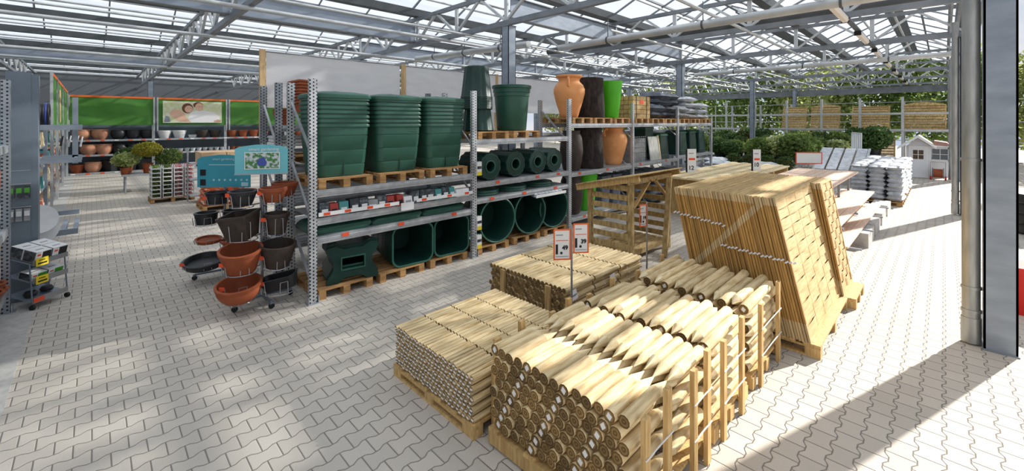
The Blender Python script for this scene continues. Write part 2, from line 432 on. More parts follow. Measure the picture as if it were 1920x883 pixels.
def set_tag(o, label=None, cat=None, group=None, kind=None):
    if label: o['label'] = label
    if cat: o['category'] = cat
    if group: o['group'] = group
    if kind: o['kind'] = kind
    return o
def thing(name, label, cat, loc=(0, 0, 0), rz=0.0, group=None):
    o = bpy.data.objects.new(name, None); COL.objects.link(o); o.empty_display_size = 0.1
    o.location = loc; o.rotation_euler = (0, 0, rz)
    return set_tag(o, label, cat, group)
def part(name, mb, mats, parent=None, smooth=False, label=None, loc=None):
    me = mb if isinstance(mb, bpy.types.Mesh) else mb.mesh(name, mats, smooth)
    o = bpy.data.objects.new(name, me); COL.objects.link(o)
    if parent: o.parent = parent
    if loc: o.location = loc
    if label: o['label'] = label
    return o
def solo(name, mb, mats, label, cat, loc=(0, 0, 0), rz=0.0, group=None, smooth=False, kind=None):
    o = part(name, mb, mats, None, smooth); o.location = loc; o.rotation_euler = (0, 0, rz)
    return set_tag(o, label, cat, group, kind)
def struct(name, mb, mats, smooth=False, parent=None):
    o = part(name, mb, mats, parent, smooth); o['kind'] = 'structure'; return o
KIDS = {}
def kids(o):
    return [c for c in o.children]
def dup(root, loc=None, rz=None, label=None, group=None, rot=None):
    def cp(o, par):
        c = o.copy(); COL.objects.link(c)
        if par: c.parent = par
        for ch in list(o.children): cp(ch, c)
        return c
    r = cp(root, None)
    if loc is not None: r.location = loc
    if rz is not None: r.rotation_euler = (0, 0, rz)
    if rot is not None: r.rotation_euler = rot
    if label: r['label'] = label
    if group: r['group'] = group
    return r
class Proto:
    """first call places the prototype itself, later calls place copies"""
    def __init__(s, o): s.o = o; s.used = False
    def put(s, loc, rz=0, label=None, group=None, rot=None):
        if not s.used:
            s.used = True; o = s.o; o.location = loc; o.rotation_euler = rot if rot else (0, 0, rz)
            if label: o['label'] = label
            if group: o['group'] = group
            return o
        return dup(s.o, loc, rz, label, group, rot)
def rrect(w, d, r, z, n=4, cx=0, cy=0):
    out = []
    for qx, qy, a0 in ((1, 1, 0), (-1, 1, 90), (-1, -1, 180), (1, -1, 270)):
        for k in range(n + 1):
            a = R(a0 + 90 * k / n)
            out.append((cx + qx * (w / 2 - r) + r * math.cos(a), cy + qy * (d / 2 - r) + r * math.sin(a), z))
    return out
def text_mesh(txt, size, font_bold=0.0, ext=0.001, align='CENTER'):
    cu = bpy.data.curves.new('lettering', 'FONT'); cu.body = txt; cu.size = size; cu.extrude = ext; cu.offset = font_bold
    cu.align_x = align; cu.align_y = 'CENTER'
    o = bpy.data.objects.new('lettering', cu); COL.objects.link(o)
    dg = bpy.context.evaluated_depsgraph_get(); me = bpy.data.meshes.new_from_object(o.evaluated_get(dg))
    bpy.data.objects.remove(o); bpy.data.curves.remove(cu)
    return me
def letter(txt, size, matn, parent, loc, rot=(PI / 2, 0, 0), bold=0.0, name='lettering', align='CENTER'):
    me = text_mesh(txt, size, bold, align=align); me.materials.clear(); me.materials.append(MATS[matn])
    o = bpy.data.objects.new(name, me); COL.objects.link(o); o.parent = parent; o.location = loc; o.rotation_euler = rot
    return o
# ================================================================ setting
struct('floor', MB().box(-14, -14, -0.12, 60, 60, 0), 'pavers')
struct('trim_kerb', MB().box(-0.95, 2.0, 0, -0.545, 28.2, 0.006), 'concrete')
# ground outside continues as pavers; columns
GY = [-0.43 + 3.885 * k for k in range(12)]
TX = [2.25 + 4.8 * k for k in range(-1, 8)]
CX = [7.12, 16.65, 26.2, 35.8]
def column(x, y, w, ztop, label, pipe=None):
    t = thing('steel_column', label, 'column', (x, y, 0))
    h = w / 2; q = 0.012
    m = MB()
    m.box(-h, -h, 0, h, -h + 0.018, ztop).box(-h, h - 0.018, 0, h, h, ztop).box(-h, -h, 0, -h + 0.012, h, ztop).box(h - 0.012, -h, 0, h, h, ztop)
    part('shaft', m, 'column_steel', t)
    m = MB().box(-h - 0.012, -h - 0.012, 0, h + 0.012, h + 0.012, 0.015)
    part('base_plate', m, 'column_steel', t)
    part('cap_plate', MB().box(-h - 0.01, -h - 0.01, ztop, h + 0.01, h + 0.01, ztop + 0.02), 'roof_steel', t)
    return t
names = ['nearest', 'second', 'third', 'fourth']
for i, x in enumerate(CX):
    column(x - 0.01, -0.43, 0.25, 4.78, '%s tall grey steel column of the open right side of the hall' % names[i])
    r = 0.075
    px, py = (x - 0.03, -0.215)
    t = thing('downpipe', 'zinc rainwater downpipe beside the %s right-hand column' % names[i], 'downpipe', (px, py, 0))
    part('pipe', MB().cyl((0, 0, 0.30), (0, 0, 5.2), r, n=20), 'downpipe_zinc', t, True)
    part('lower_pipe', MB().cyl((0, 0, 0.02), (0, 0, 0.30), r + 0.008, n=20), 'downpipe_zinc', t, True)
    for z in (0.36, 0.62, 2.06, 4.0):
        part('pipe_clip', MB().cyl((0, 0, z), (0, 0, z + 0.03), r + 0.009, n=20).box(-0.012, -0.088, z, 0.012, 0, z + 0.03), 'downpipe_zinc', t, True)
for i, (x, y) in enumerate([(7.12, 7.33), (16.75, 7.4), (26.2, 7.5), (35.8, 7.5)]):
    column(x, y, 0.24, 4.78, ['grey steel column between the two racks behind the green bins', 'grey steel column behind the grey bags on the rack end',
        'grey steel column standing among the plants beyond the rack', 'thin distant grey column in front of the leaning panels'][i])
for i, x in enumerate([7.12, 16.75, 26.2]):
    column(x, 15.1, 0.24, 4.78, 'inner row steel column hidden low behind the racks, %s along' % names[i])
for i, x in enumerate([2.3, 11.9]):
    column(x, 30.6, 0.24, 4.78, 'far steel column behind the back wall of pots, %s' % ('left' if i == 0 else 'right'))

# lattice trusses crossing the hall
strut_me = MB().bar((0, 0, 4.9), (0, 0, 5.62), 0.05, 0.10, up=(0, 1, 0)).mesh('vertical_strut', 'roof_pipe')
d1 = MB().bar((0, 0.02, 4.92), (0, 0.93, 5.6), 0.06).mesh('diagonal_brace', 'roof_pipe')
d2 = MB().bar((0, -0.02, 4.92), (0, -0.93, 5.6), 0.06).mesh('diagonal_brace', 'roof_pipe')
ordi = ['leftmost', 'second', 'third', 'fourth', 'fifth', 'sixth', 'seventh', 'eighth', 'ninth']
for i, x in enumerate(TX):
    t = thing('roof_truss', '%s grey lattice roof truss from the left, crossing the hall' % ordi[i], 'truss', (x, 0, 0))
    part('lower_chord', MB().box(-0.06, -0.5, 4.80, 0.06, 42.4, 4.92), 'roof_steel', t)
    part('upper_chord', MB().box(-0.05, -0.5, 5.58, 0.05, 42.4, 5.68), 'roof_steel', t)
    y = -0.43; k = 0
    while y < 36:
        part('vertical_strut', strut_me, None, t, loc=(0, y, 0))
        part('diagonal_brace', d1, None, t, loc=(0, y, 0))
        if k: part('diagonal_brace', d2, None, t, loc=(0, y, 0))
        y += 1.9425; k += 1
# gutters, ridges, glazing
glass = MB(); bars = MB()
X0, X1 = -6.0, 36.3
for k, gy in enumerate(GY):
    t = thing('roof_gutter', 'dark valley gutter of the glass roof, number %s from the open side' % ['one', 'two', 'three', 'four', 'five', 'six', 'seven', 'eight', 'nine', 'ten', 'eleven', 'twelve'][k], 'gutter', (0, gy, 0))
    part('channel', MB().poly([(-0.12, 5.68), (0.12, 5.68), (0.16, 5.88), (0.13, 5.88), (0.10, 5.71), (-0.10, 5.71), (-0.13, 5.88), (-0.16, 5.88)], X0, X1, axis='x'), 'gutter_steel', t)
    if k < len(GY) - 1:
        ry = 1.9425
        part('ridge_bar', MB().box(X0, ry - 0.05, 6.62, X1, ry + 0.05, 6.74), 'roof_steel', t)
        part('screen_tube', MB().cyl((X0, ry - 0.45, 5.74), (X1, ry - 0.45, 5.74), 0.035, n=8).cyl((X0, ry + 0.3, 5.74), (X1, ry + 0.3, 5.74), 0.03, n=8), 'roof_pipe', t, True)
        part('purlin', MB().box(X0, ry / 2 - 0.03, 6.22, X1, ry / 2 + 0.03, 6.28).box(X0, ry * 1.5 - 0.03, 6.22, X1, ry * 1.5 + 0.03, 6.28), 'roof_steel', t)
        a = gy + 0.13; c = gy + ry; e = gy + 2 * ry - 0.13
        n = len(glass.v)
        glass.v += [(X0, a, 5.88), (X1, a, 5.88), (X1, c, 6.74), (X0, c, 6.74), (X0, e, 5.88), (X1, e, 5.88)]
        glass.face((n, n + 1, n + 2, n + 3)); glass.face((n + 3, n + 2, n + 5, n + 4))
        bx = X0
        while bx <= X1:
            bars.bar((bx, a, 5.86), (bx, c, 6.70), 0.035, 0.05).bar((bx, c, 6.70), (bx, e, 5.86), 0.035, 0.05); bx += 1.6
ceil = struct('ceiling', glass, 'roof_glass')
struct('trim_glazing_bars', bars, 'roof_steel')
# gable ends above the far beam and open-side eave beam
struct('trim_end_beam', MB().box(36.1, -0.6, 4.35, 36.3, 42, 4.75), 'roof_steel')
g = MB()
for k in range(len(GY) - 1):
    a = GY[k]
    for q in range(5):
        y = a + q * 0.777
        g.bar((36.2, y, 4.75), (36.2, y + 0.38, 5.6), 0.05).bar((36.2, y + 0.38, 5.6), (36.2, y + 0.777, 4.75), 0.05)
struct('trim_end_lattice', g, 'roof_pipe')
struct('wall_back', MB().box(-7, 40, 0, 40, 40.2, 5.6), 'wall_cladding')
struct('wall_left', MB().box(-6.2, 1.0, 0, -6, 40.2, 5.6), 'wall_cladding')
g = MB().box(X0, -0.62, 5.45, X1, -0.5, 5.75).box(X0, -0.6, 4.72, X1, -0.5, 4.82).cyl((X0, -0.28, 5.5), (X1, -0.28, 5.5), 0.06, n=10).cyl((X0, -0.12, 5.3), (X1, -0.12, 5.3), 0.045, n=8)
struct('trim_eave_beam', g, 'roof_steel')
# ridge vents, the wide dark frames under the ridge
for i, (y, a, b_) in enumerate([(GY[0] + 1.94, 12, 34), (GY[1] + 1.94, 17, 34), (GY[2] + 1.94, 9, 16)]):
    t = thing('ridge_vent', ['long dark ridge vent frame above the paved walkway', 'dark ridge vent frame above the plant area', 'short dark ridge vent frame above the rack'][i], 'roof vent', (0, y, 0))
    part('vent_flap', MB().bar((a, -0.28, 6.48), (b_, -0.28, 6.48), 0.42, 0.05, up=(0, 0.35, 1)), 'gutter_steel', t)
    part('hinge_rail', MB().box(a, -0.04, 6.55, b_, 0.04, 6.63), 'roof_steel', t)
# deep solid beams along the hall between trusses
for nm, y, x0, x1, z0 in [('deep grey beam ending at the truss above the green barrels', 11.35, -2.5, 7.05, 4.93), ('long blue grey beam above the green banners', 24.6, -6, 7.05, 4.88),
                          ('deep beam behind the rack column', 7.35, 7.2, 16.6, 5.0), ('deep beam crossing above the rear rack', 15.1, 7.1, 26.2, 4.95)]:
    t = thing('roof_beam', nm, 'beam', (0, y, 0))
    part('web', MB().box(x0, -0.012, z0 + 0.02, x1, 0.012, z0 + 0.5), 'column_steel', t)
    part('lower_flange', MB().box(x0, -0.08, z0, x1, 0.08, z0 + 0.02), 'roof_steel', t)
    part('upper_flange', MB().box(x0, -0.08, z0 + 0.5, x1, 0.08, z0 + 0.52), 'roof_steel', t)
# rails and pipes under the trusses
for i, (y, z, r, x0, x1) in enumerate([(9.6, 4.74, 0.045, -6, 36), (8.6, 4.74, 0.03, 2, 36), (3.4, 4.74, 0.035, 7, 36), (13.3, 4.72, 0.045, -6, 30), (19.3, 4.72, 0.05, -6, 30), (17.2, 5.72, 0.04, -6, 30), (22.2, 4.74, 0.05, -6, 30), (5.7, 4.74, 0.03, 9, 36)]):
    solo('ceiling_rail', MB().cyl((x0, y, z), (x1, y, z), r, n=10), 'roof_pipe', '%s thin pale tube running along the hall under the trusses' % ordi[i].replace('leftmost', 'first'), 'rail', smooth=True, group='long thin tubes under the trusses')
for i, (x, y0, z0, y1, z1, r) in enumerate([(9.0, 7.3, 4.50, -0.3, 4.53, 0.085), (8.0, 7.5, 4.5, 12.8, 4.68, 0.09), (12.3, 10.5, 5.16, -0.4, 5.08, 0.13), (18.4, 7.5, 4.52, -0.3, 4.55, 0.08)]):
    t = thing('drain_pipe', ['pale round drain pipe slanting from the rack column to the eave', 'pale drain pipe running away left from the rack column', 'thick dark round pipe crossing above the leaning panels', 'thin far drain pipe crossing above the walkway'][i], 'pipe', (x, 0, 0))
    part('pipe', MB().cyl((0, y0, z0), (0, y1, z1), r, n=16), 'roof_pipe' if i != 2 else 'gutter_steel', t, True)
    for q in range(3):
        f = 0.2 + 0.3 * q; yy = y0 + (y1 - y0) * f; zz = z0 + (z1 - z0) * f
        part('pipe_hanger', MB().cyl((0, yy - 0.02, zz), (0, yy + 0.02, zz), r + 0.012, n=16).bar((0, yy, zz + r), (0, yy, 5.0), 0.015), 'gutter_steel', t)
# strip lamps along one rail
solo('lamp_rail', MB().box(8, 1.45, 4.755, 36, 1.55, 4.795), 'gutter_steel', 'long dark rail carrying the strip lamps above the walkway', 'rail')
lt = thing('strip_lamp', 'strip lamp', 'lamp', (0, 0, 0))
part('housing', MB().box(0, -0.06, 4.70, 1.7, 0.06, 4.755), 'white_plastic', lt)
part('diffuser', MB().poly([(-0.07, 4.70), (0.07, 4.70), (0.04, 4.65), (-0.04, 4.65)], 0.03, 1.67, axis='x'), 'lamp_diffuser', lt)
for ex in (0, 1.7): part('end_cap', MB().box(ex - 0.03, -0.07, 4.65, ex + 0.03, 0.07, 4.755), 'black_rubber', lt)
LP = Proto(lt)
for i in range(7):
    LP.put((9.9 + 3.6 * i, 1.5, 0), 0, '%s strip lamp on the rail above the walkway, counted from the camera' % ordi[i].replace('leftmost', 'nearest'), 'strip lamps above the walkway')
# ================================================================ timber stock
def pallet_root(name, w, d, label, loc, rz=0, group=None, h=0.14, nb=5, m_='pallet_wood'):
    """w along X, d along Y, origin at centre on the floor"""
    t = thing(name, label, 'pallet', loc, rz, group)
    bw = d / nb * 0.72
    for k in range(nb):
        y = -d / 2 + bw / 2 + (d - bw) * k / (nb - 1)
        part('deck_board', MB().box(-w / 2, y - bw / 2, h - 0.022, w / 2, y + bw / 2, h), m_, t)
    for x in (-w / 2 + 0.05, 0, w / 2 - 0.05):
        part('stringer', MB().box(x - 0.05, -d / 2, h - 0.044, x + 0.05, d / 2, h - 0.022), m_, t)
        part('bottom_board', MB().box(x - 0.05, -d / 2, 0, x + 0.05, d / 2, 0.02), m_, t)
        for y in (-d / 2 + 0.07, 0, d / 2 - 0.07):
            part('block', MB().box(x - 0.05, y - 0.07, 0.02, x + 0.05, y + 0.07, h - 0.044), m_, t)
    return t

def stake(L, r, point=0.16, n=10, seed=0, name='fence_stake', wood='stake_wood', grain='end_grain'):
    """round stake along +X: cut end at x=0, point at x=L (point=0: two cut ends)"""
    rn = random.Random(seed); m = MB()
    loops = []
    xs = [0, 0.004] + [L * f for f in (0.3, 0.6)] + [L - max(point, 0.004)]
    for k, x in enumerate(xs):
        rr = r * (0.95 if k == 0 else 1.0) * rn.uniform(0.97, 1.03)
        oy, oz = rn.uniform(-1, 1) * r * 0.03, rn.uniform(-1, 1) * r * 0.03
        loops.append([(x, oy + rr * math.cos(2 * PI * i / n), oz + rr * math.sin(2 * PI * i / n)) for i in range(n)])
    m.mi = 0; m.loft(loops, cap0=False, cap1=False)
    st = len(m.v); m.v += loops[0]; m.mi = 1; m.face(list(reversed(range(st, st + n))))
    st = len(m.v); m.v += loops[-1]; m.mi = 2
    if point:
        c = len(m.v); m.v += [(L - 0.004, r * 0.08 * math.cos(2 * PI * i / 4), r * 0.08 * math.sin(2 * PI * i / 4)) for i in range(4)]
        for i in range(n):
            j = (i + 1) % n; a = int(((i + 0.5) / n) * 4) % 4; b_ = int(((j + 0.5) / n) * 4) % 4
            if a == b_: m.face((st + i, st + j, c + a))
            else: m.face((st + i, st + j, c + b_, c + a))
        m.face((c, c + 1, c + 2, c + 3))
    else:
        m.mi = 1; m.face(range(st, st + n))
    return m.mesh(name, [wood, grain, 'cut_wood'], True)
tag_me = MB().quadbox([(-0.004, -0.02, 0), (-0.004, 0, -0.026), (-0.004, 0.02, 0), (-0.004, 0, 0.026), (0, -0.02, 0), (0, 0, -0.026), (0, 0.02, 0), (0, 0, 0.026)]).mesh('paper_tag', 'white_card')
def stake_proto(me, name, label, group, tagged=False, small=False):
    o = part(name, me, None); set_tag(o, label, 'post' if not small else 'stake', group)
    if tagged:
        part('paper_tag', tag_me, None, o, label='white paper tag')
    return Proto(o)
rn = random.Random(3)
FLIP = (0, 0, PI)
# --- big pile one: short thick pointed stakes, two rows nose to nose
P1Y0, P1Y1, P1Z = 1.27, 2.47, 0.155
NC = 14; DP = (P1Y1 - P1Y0) / NC; RAD = DP * 0.49
meA = [stake(0.56, RAD, 0.17, seed=i) for i in range(4)]
def protos(mes, name, label, group):
    return [stake_proto(me, name, label, group) for me in mes] + [stake_proto(mes[0], name, label, group, True)]
pf = protos(meA, 'pointed_post', 'dark cut end of a thick post in the front face of the nearest pile', 'dark log ends in the face of the nearest pile')
pt = protos(meA, 'pointed_post', 'pointed post in the top front row of the nearest pile, point away', 'top front row of pointed posts, nearest pile')
pb = protos(meA, 'pointed_post', 'pointed post in the second row of the nearest pile, point towards camera', 'second row of pointed posts, nearest pile')
pitch = 0.079; NR = 8
def place(P, loc, flip=False, tagged=False):
    p = P[4] if tagged else P[rn.randrange(4)]
    roll = rn.uniform(0, 6.28)
    if tagged: roll = rn.uniform(-0.3, 0.3)
    return p.put(loc, rot=(roll, rn.uniform(-0.01, 0.01), (PI if flip else 0) + rn.uniform(-0.012, 0.012)))
for r_ in range(NR):
    z = P1Z + RAD + r_ * pitch; n = NC if r_ % 2 == (NR - 1) % 2 else NC - 1; off = 0 if n == NC else DP / 2
    for c in range(n):
        y = P1Y0 + DP / 2 + off + c * DP
        # tagged ends run in diagonal bands, as in the photo
        q = (c * 2 + (0 if n == NC else 1) - (NR - 1 - r_)) % 8
        place(pt if r_ == NR - 1 else pf, (2.2 + rn.uniform(-0.012, 0.012), y, z), tagged=(q == 2))
        if r_ >= NR - 2 or c < 2:
            place(pb, (3.32 + rn.uniform(-0.02, 0.02), y, z), flip=True)
# --- pile two and three: rounds lying across, alternately cut end and point to the camera
meB = [stake(0.80, 0.047, 0.13, seed=10 + i) for i in range(4)]
meC = [stake(0.98, 0.047, 0.14, seed=20 + i) for i in range(4)]
for me_set, x0, L, nm, y0, y1 in ((meB, 3.4, 0.80, 'middle pile', 1.27, 2.45), (meC, 4.36, 0.98, 'rear pile beside the fence panels', 1.27, 2.45)):
    q1 = protos(me_set, 'pointed_post', 'post with blunt end to the camera, %s' % nm, 'blunt-end posts on the %s' % nm)
    q2 = protos(me_set, 'pointed_post', 'post with sharpened point to the camera, %s' % nm, 'point-first posts on the %s' % nm)
    q3 = protos(me_set, 'pointed_post', 'round post stacked below the top layer of the %s' % nm, 'posts stacked under the top layer of the %s' % nm)
    n = 13 if L < 0.9 else 12; dp = (y1 - y0) / n
    for r_ in range(7):
        z = 0.155 + 0.047 + r_ * 0.0905
        for c in range(n):
            if r_ < 6 and c > 1: continue
            y = y0 + dp / 2 + c * dp
            fl = (c + r_) % 2 == 1
            P = (q2 if fl else q1) if r_ == 6 else q3
            xx = x0 + L + 0.01 if fl else x0
            place(P, (xx + rn.uniform(-0.02, 0.02), y, z + (0.008 if fl else 0)), flip=fl, tagged=(not fl and r_ == 6 and c % 4 == 0))
    for r_ in (5,):      # layer that shows through the gaps
        for c in range(2, n):
            place(q3, (x0 + 0.02, y0 + dp / 2 + c * dp, 0.155 + 0.047 + r_ * 0.0905))
# --- stillages under and around the three piles
def stillage(x0, x1, posts, label, group, zt):
    y0, y1 = 1.24, 2.48
    t = thing('timber_stillage', label, 'stillage', ((x0 + x1) / 2, (y0 + y1) / 2, 0), 0, group)
    cx, cy = (x0 + x1) / 2, (y0 + y1) / 2; hx, hy = (x1 - x0) / 2, (y1 - y0) / 2
    for k in range(4):
        y = -hy + 0.06 + k * (2 * hy - 0.12) / 3
        part('deck_board', MB().box(-hx, y - 0.05, 0.13, hx, y + 0.05, 0.152), 'frame_wood', t)
    for k in range(3):
        x = -hx + 0.06 + k * (2 * hx - 0.12) / 2
        part('runner', MB().box(x - 0.05, -hy, 0.02, x + 0.05, hy, 0.13), 'frame_wood', t)
    for k, px in enumerate(posts):
        x = px - cx; top = zt + (0.03 if k % 2 else -0.02)
        part('side_post', MB().box(x - 0.03, -hy - 0.035, 0.0, x + 0.03, -hy - 0.002, top), 'frame_wood', t)
        part('side_post', MB().box(x - 0.03, hy + 0.002, 0.0, x + 0.03, hy + 0.035, top), 'frame_wood', t)
    for z in (0.30, 0.55):
        for a, b_ in zip(posts[::2], posts[1::2]):
            part('strap', MB().tube([(a - cx - 0.035, -hy - 0.04, z), ((a + b_) / 2 - cx, -hy - 0.03, z - 0.012), (b_ - cx + 0.035, -hy - 0.04, z)], 0.005, n=5), 'white_plastic', t)
    return t
stillage(2.18, 3.34, [2.30, 2.58, 2.98, 3.22], 'timber pallet frame with upright side posts round the nearest post pile', 'post frames', 0.80)
stillage(3.40, 4.22, [3.55, 3.98], 'timber pallet frame with upright side posts round the middle post pile', 'post frames', 0.80)
stillage(4.34, 5.32, [4.52, 5.12], 'timber pallet frame with upright side posts round the rear post pile', 'post frames', 0.80)
# --- low pile of thin stakes with white-tipped ends
def halfstake(L, r, seed, grain):
    rn2 = random.Random(seed); m = MB(); n = 8
    loops = [[(x, r * math.cos(2 * PI * i / n), r * math.sin(2 * PI * i / n)) for i in range(n)] for x in (0, L)]
    m.mi = 0; m.loft(loops, False, False); st = 0; m.mi = 1; m.face(list(reversed(range(n)))); m.face(range(n, 2 * n))
    return m.mesh('wooden_stake', ['stake_wood', grain], True)
meS = [halfstake(0.325, 0.0225, i, 'end_grain_small') for i in range(2)]
tag2 = MB().box(-0.004, -0.014, -0.0065, 0.0, 0.014, 0.0065).mesh('paper_tag', 'white_card')
grpF = 'white-tagged stake ends in the face of the low left pile'
o = part('wooden_stake', meS[0], None); set_tag(o, 'thin white-tagged stake end in the front face of the low left pile', 'stake', grpF); part('paper_tag', tag2, None, o, label='white paper tag')
PF = Proto(o)
PT = [stake_proto(m_, 'wooden_stake', 'thin pale stake on top of the low left pile', 'thin stakes along the top of the low left pile', small=True) for m_ in meS]
PS = [stake_proto(m_, 'wooden_stake', 'thin stake in the right flank of the low left pile', 'thin stakes in the flank of the low left pile', small=True) for m_ in meS]
y0, y1 = 2.60, 3.82; n = 25; dp = (y1 - y0) / n
for r_ in range(9):
    z = 0.115 + 0.022 + r_ * 0.0415; off = dp / 2 if r_ % 2 else 0; nn = n - (1 if r_ % 2 else 0)
    for c in range(nn):
        y = y0 + dp / 2 + off + c * dp
        PF.put((2.14 + rn.uniform(-0.008, 0.008), y, z), rot=(rn.uniform(-0.25, 0.25), 0, rn.uniform(-0.01, 0.01)))
        if r_ == 8:
            for s in (1, 2, 3): PT[rn.randrange(2)].put((2.14 + s * 0.335, y, z + 0.004 * rn.random()), rot=(rn.uniform(0, 6), 0, rn.uniform(-0.015, 0.015)))
        elif c == 0:
            for s in (1, 2, 3): PS[rn.randrange(2)].put((2.14 + s * 0.335, y, z), rot=(rn.uniform(0, 6), 0, rn.uniform(-0.01, 0.01)))
pr = pallet_root('wooden_pallet', 1.36, 1.24, 'low wooden pallet under the pile of thin white-tipped stakes', (2.81, 3.21, 0), m_='frame_wood', h=0.113, nb=6)
part('side_post', MB().box(-0.5, -0.662, 0, -0.45, -0.63, 0.47), 'frame_wood', pr)
part('side_post', MB().box(0.4, -0.662, 0, 0.45, -0.63, 0.47), 'frame_wood', pr)
# --- rear pile of split rails
meR = [halfstake(0.59, 0.033, i, 'end_grain') for i in range(2)]
tag3 = MB().cyl((0.22, -0.0345, 0), (0.22, -0.031, 0), 0.014, n=8).mesh('paper_tag', 'white_card')
PF = [stake_proto(m_, 'split_rail', 'dark rail end in the shaded face of the pile behind the price sign', 'dark rail ends in the pile behind the price sign', small=True) for m_ in meR]
PT = [stake_proto(m_, 'split_rail', 'pale rail on top of the pile behind the price sign', 'pale rails on top of the pile behind the price sign', small=True) for m_ in meR]
o = part('split_rail', meR[0], None); set_tag(o, 'rail with white tag in the right flank of the pile behind the sign', 'stake', 'white-dotted rails in the flank of the pile'); part('paper_tag', tag3, None, o, label='round white tag')
PS = Proto(o)
y0, y1 = 3.14, 4.50; n = 20; dp = (y1 - y0) / n
for r_ in range(7):
    z = 0.115 + 0.033 + r_ * 0.0565; off = dp / 2 if r_ % 2 else 0; nn = n - (1 if r_ % 2 else 0)
    for c in range(nn):
        y = y0 + dp / 2 + off + c * dp
        for s in (0, 1, 2):
            if r_ == 6: PT[rn.randrange(2)].put((4.0 + s * 0.61, y, z + 0.005 * rn.random()), rot=(rn.uniform(0, 6), 0, rn.uniform(-0.012, 0.012)))
            elif c == 0: PS.put((4.0 + s * 0.61, y, z), rot=(rn.uniform(-0.3, 0.3), 0, 0))
            elif s == 0: PF[rn.randrange(2)].put((4.0 + rn.uniform(-0.02, 0.02), y, z), rot=(rn.uniform(0, 6), 0, 0))
pr = pallet_root('wooden_pallet', 1.84, 1.36, 'low wooden pallet under the rail pile behind the price sign', (4.91, 3.82, 0), m_='frame_wood', h=0.113, nb=6)
for y in (-0.42, 0.38): part('end_batten', MB().box(-0.955, y - 0.04, 0.02, -0.925, y + 0.04, 0.50), 'frame_wood', pr)
# paper cards lying on the pile flank
for i, (x, y, z, s) in enumerate([(4.10, 3.08, 0.44, 0.14), (4.95, 3.08, 0.42, 0.15)]):
    t = thing('info_card', ['small white lettered card at the left foot of the split rail pile', 'small white lettered card at the middle of the rail pile flank'][i], 'card', (x, y, z), R(8))
    part('card', MB().quadbox([(-s / 2, 0, -0.05), (s / 2, 0, -0.05), (s / 2, 0.004, -0.05), (-s / 2, 0.004, -0.05), (-s / 2, 0.03, 0.05), (s / 2, 0.03, 0.05), (s / 2, 0.034, 0.05), (-s / 2, 0.034, 0.05)]), 'white_card', t)
    part('card_pin', MB().cyl((0, 0.012, -z), (0, 0.012, 0.0), 0.004, n=6), 'wire', t)
    part('print_line', MB().box(-s * 0.38, -0.002 + 0.012, -0.012, s * 0.38, 0.013, 0.010), 'grey_ink', t)

# --- fence panels, leaning against each other on pallets
def panel(name, W, H, label, group):
    t = thing(name, label, 'fence panel', (0, 0, 0), 0, group)
    f = 0.034
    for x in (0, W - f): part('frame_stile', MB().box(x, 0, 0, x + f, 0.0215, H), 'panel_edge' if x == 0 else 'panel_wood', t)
    for z in (0, H - f): part('frame_rail', MB().box(f, 0, z, W - f, 0.0215, z + f), 'slat_wood', t)
    m = MB(); ns = 13; sh = (H - 2 * f) / ns; bx = [f + (W - 2 * f) * k / 24 for k in range(25)]
    for k in range(ns):
        z0 = f + k * sh + 0.003; z1 = f + (k + 1) * sh - 0.003; ph = k % 2
        lp = []
        for x in bx:
            u = (x - f) / (W - 2 * f) * 4 * PI + ph * PI
            y = 0.0107 - 0.009 * math.sin(u)
            lp.append([(x, y - 0.003, z0), (x, y - 0.003, z1), (x, y + 0.003, z1), (x, y + 0.003, z0)])
        m.loft(lp)
    part('woven_slats', m, 'slat_wood', t)
    m = MB()
    for k in range(1, 4): m.box(f + (W - 2 * f) * k / 4 - 0.008, 0.006, f, f + (W - 2 * f) * k / 4 + 0.008, 0.015, H - f)
    part('weaving_batten', m, 'panel_wood', t)
    return t
def leaning_stack(x, yb, lean, W, H, n, pitch, zb, what):
    P = Proto(panel('fence_panel', W, H, '', ''))
    a = math.atan2(lean, H)
    for k in range(n):
        front = k == 0
        P.put((x + rn.uniform(-0.014, 0.014), yb + k * pitch, zb + rn.uniform(-0.004, 0.006)), rot=(-a - rn.uniform(-0.002, 0.002), 0, 0),
              label=('foremost woven fence panel showing its sunlit face, ' + what) if front else ('woven fence panel edge in the leaning row, ' + what), group='leaning fence panels, ' + what)
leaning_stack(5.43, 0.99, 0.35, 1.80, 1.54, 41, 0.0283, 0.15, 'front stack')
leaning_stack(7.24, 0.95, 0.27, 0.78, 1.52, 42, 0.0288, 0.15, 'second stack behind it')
pallet_root('wooden_pallet', 1.78, 1.5, 'wooden pallet with long runners under the front stack of fence panels', (6.34, 1.66, 0), nb=7, m_='frame_wood')
pallet_root('wooden_pallet', 0.80, 1.6, 'wooden pallet under the second stack of fence panels', (7.64, 1.62, 0), nb=7, m_='frame_wood')
# rope of white knots lying across the panel edges
def rope(label, y0, z0, y1, z1, n):
    t = thing('plastic_chain', label, 'chain', (5.405, y0, z0))
    for k in range(n):
        f = k / (n - 1); yy = (y1 - y0) * f; zz = (z1 - z0) * f + 0.008 * math.sin(k * 2.1)
        part('link', MB().cyl((0, yy - 0.016, zz + 0.012), (0, yy + 0.014, zz - 0.010), 0.011, 0.009, n=6), 'white_plastic', t, True)
rope('upper short row of white plastic ties across the panel edges', 2.46, 1.33, 1.86, 1.26, 15)
rope('lower long row of white plastic ties across the panel edges', 1.88, 1.02, 1.13, 0.97, 20)

